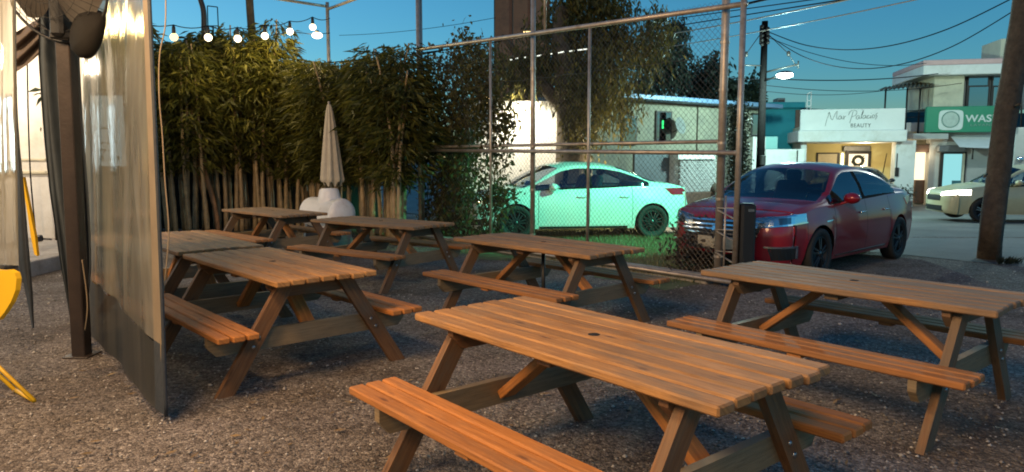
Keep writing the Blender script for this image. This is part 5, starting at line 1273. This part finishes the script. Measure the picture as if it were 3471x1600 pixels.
# ------------------------------------------------------------------ festoon bulbs
BUL=[(335,100),(450,116),(590,126),(706,127),(806,131),(898,122),(983,107),(1060,92)]
ds=[11.4,12.2,13.0,13.6,14.1,14.6,15.1,15.6]
top=[]; BP=[]
bn=('behind the clear curtain','closest to the curtain edge','beside the curved pipe','left of the bare trunk','right of the bare trunk','third from the fence post','second from the fence post','nearest the fence post')
for i,((x,y),d) in enumerate(zip(BUL,ds)):
    p=at(x,y,d); BP.append(p); t=thing('festoon_bulb',p+Vector((0,0,.2)),'round lit bulb on the string over the hedge, '+bn[i],'light bulb','string of lit bulbs above the hedge')
    m=MB(); m.sphere(p,.068,16,10); m.build('globe',M['bulb_amber'] if i<3 else M['bulb_warm'],t)
    m=MB(); m.lathe([(0,.21),(.018,.21),(.03,.17),(.035,.08),(.03,.05)],p,n=10); m.build('socket',M['black'],t); top.append(p+Vector((0,0,.21)))
p=at(1075,120,15.7); t=thing('oval_lamp',p,'oval white lamp just below the last bulb by the fence post','lamp')
m=MB(); m.sphere(p,.09,16,10,0,(1.25,1,.75)); m.build('globe',M['bulb_warm'],t); m=MB(); m.lathe([(0,.1),(.04,.1),(.045,.05)],p,n=10); m.build('socket',M['black'],t)
pts=[at(200,60,10.6)]+top+[at(1118,62,16.3)]; fine=[]
for i in range(len(pts)-1):
    for k in range(6):
        tt=k/6; fine.append(pts[i].lerp(pts[i+1],tt)-Vector((0,0,.10*4*tt*(1-tt)*.5)))
fine.append(pts[-1]); m=MB(); m.tube(fine,.009,5); tag(m.build('festoon_cable',M['cable']),'dark cable carrying the string of lit bulbs','cable')
m=MB(); m.tube(smooth([at(880,140,15.2),at(930,118,15.3),at(1000,110,15.5),at(1062,116,15.7),at(1118,112,16.3)],6),.008,5); tag(m.build('festoon_cable',M['cable']),'second dark cable sagging below the bulbs to the oval lamp','cable')

# ------------------------------------------------------------------ lamps
def point(nm,loc,col,e,r=.08): 
    l=bpy.data.lights.new(nm,'POINT'); l.color=col; l.energy=e; l.shadow_soft_size=r; o=bpy.data.objects.new(nm,l); COL.objects.link(o); o.location=loc; return o
def spot(nm,loc,tgt,col,e,ang,blend=.3,r=.1):
    l=bpy.data.lights.new(nm,'SPOT'); l.color=col; l.energy=e; l.shadow_soft_size=r; l.spot_size=R(ang); l.spot_blend=blend; o=bpy.data.objects.new(nm,l); COL.objects.link(o); o.location=loc
    o.rotation_euler=(Vector(tgt)-Vector(loc)).to_track_quat('-Z','Y').to_euler(); return o
WARM=(1,.63,.31)
for i,p in enumerate(BP): point('bulb_light',p-Vector((0,0,.12)),(1,.74,.30),28,.07)
point('patio_lamp',(-6.0,-2.0,6.0),WARM,2050,1.2)
point('patio_lamp',(-2.1,2.9,3.4),WARM,330,.35)
point('patio_lamp',(-1.2,-2.6,4.6),WARM,520,.9)
point('patio_lamp',(-5.4,4.4,3.2),(1,.68,.36),230,.3)
spot('green_floodlight',(6.6,9.9,4.7),(1.1,13.5,.2),(.14,.95,.53),4500,39,.45,.1)
point('street_light',lp-Vector((0,0,.3)),(.60,1,.92),1600,.15)
point('street_light',(17.5,21.5,6.5),(.80,1,.90),900,.15)  # unseen light added to brighten the shop fronts
spot('wall_lamp',at(1745,270,16.35),at(1790,500,17.3),(1,.90,.68),560,84,.5,.1)
point('ground_lamp',(2.7,16.5,1.0),(1,.82,.48),330,.1)
point('porch_fill_light',(-8.6,10.6,3.1),(1,.80,.56),250,.1)  # unseen light without fitting, added to brighten the cream wall
point('shop_lamp',A.P(A.hit(2930,500,-1.6)[0],1.95,-1.6),(1,.80,.48),110,.1)
point('shop_lamp',Lq.P(Lq.hit(3124,540,-.3)[0],1.7,.3),(1,.8,.5),10,.05)
mp=MB(); q=at(1655,338,16.6); mp.sphere(q,.09,12,8); wl=thing('wall_lamp_fitting',q,'small amber lamp glowing through the creeper leaves','lamp'); mp.build('globe',M['bulb_amber'],wl)
mp=MB(); mp.lathe([(0,.14),(.06,.14),(.11,.08)],q,n=12); mp.build('cap',M['frame_dark'],wl)
SUN_EL,SUN_AZ=R(5.0),R(-60)
sn=bpy.data.lights.new('sun','SUN'); sn.energy=.02; sn.angle=R(20); sn.color=(1,.85,.7); so=bpy.data.objects.new('sun',sn); COL.objects.link(so); so.rotation_euler=(R(85),0,R(60))
# world
w=bpy.data.worlds.new('World'); SC.world=w; w.use_nodes=True; nt=w.node_tree; nt.nodes.clear()
o=nt.nodes.new('ShaderNodeOutputWorld'); bg=nt.nodes.new('ShaderNodeBackground'); sk=nt.nodes.new('ShaderNodeTexSky'); sk.sky_type='NISHITA'; sk.sun_disc=False; sk.sun_elevation=SUN_EL; sk.sun_rotation=SUN_AZ
sk.ozone_density=6.0; sk.air_density=1.0; sk.dust_density=.3
mx=nt.nodes.new('ShaderNodeMixRGB'); mx.blend_type='MULTIPLY'; mx.inputs[0].default_value=1; mx.inputs[2].default_value=(*SKYTINT,1)
nt.links.new(sk.outputs[0],mx.inputs[1]); nt.links.new(mx.outputs[0],bg.inputs[0]); bg.inputs[1].default_value=SKYSTR; nt.links.new(bg.outputs[0],o.inputs[0])
# camera
cd=bpy.data.cameras.new('camera'); cd.sensor_fit='HORIZONTAL'; cd.sensor_width=36; cd.lens=36*F/3471; cd.clip_start=.05; cd.clip_end=3000
co=bpy.data.objects.new('camera',cd); COL.objects.link(co); co.location=(0,0,CH); co.rotation_euler=(math.pi/2-PITCH,0,0); SC.camera=co
SC.view_settings.view_transform='Standard'; SC.view_settings.look='None'; SC.view_settings.exposure=.22; SC.view_settings.gamma=1
SC.cycles.use_denoising=True; SC.cycles.max_bounces=8; SC.cycles.transparent_max_bounces=16; SC.cycles.sample_clamp_indirect=4; SC.cycles.caustics_reflective=False; SC.cycles.caustics_refractive=False
SC.cycles.filter_width=1.9
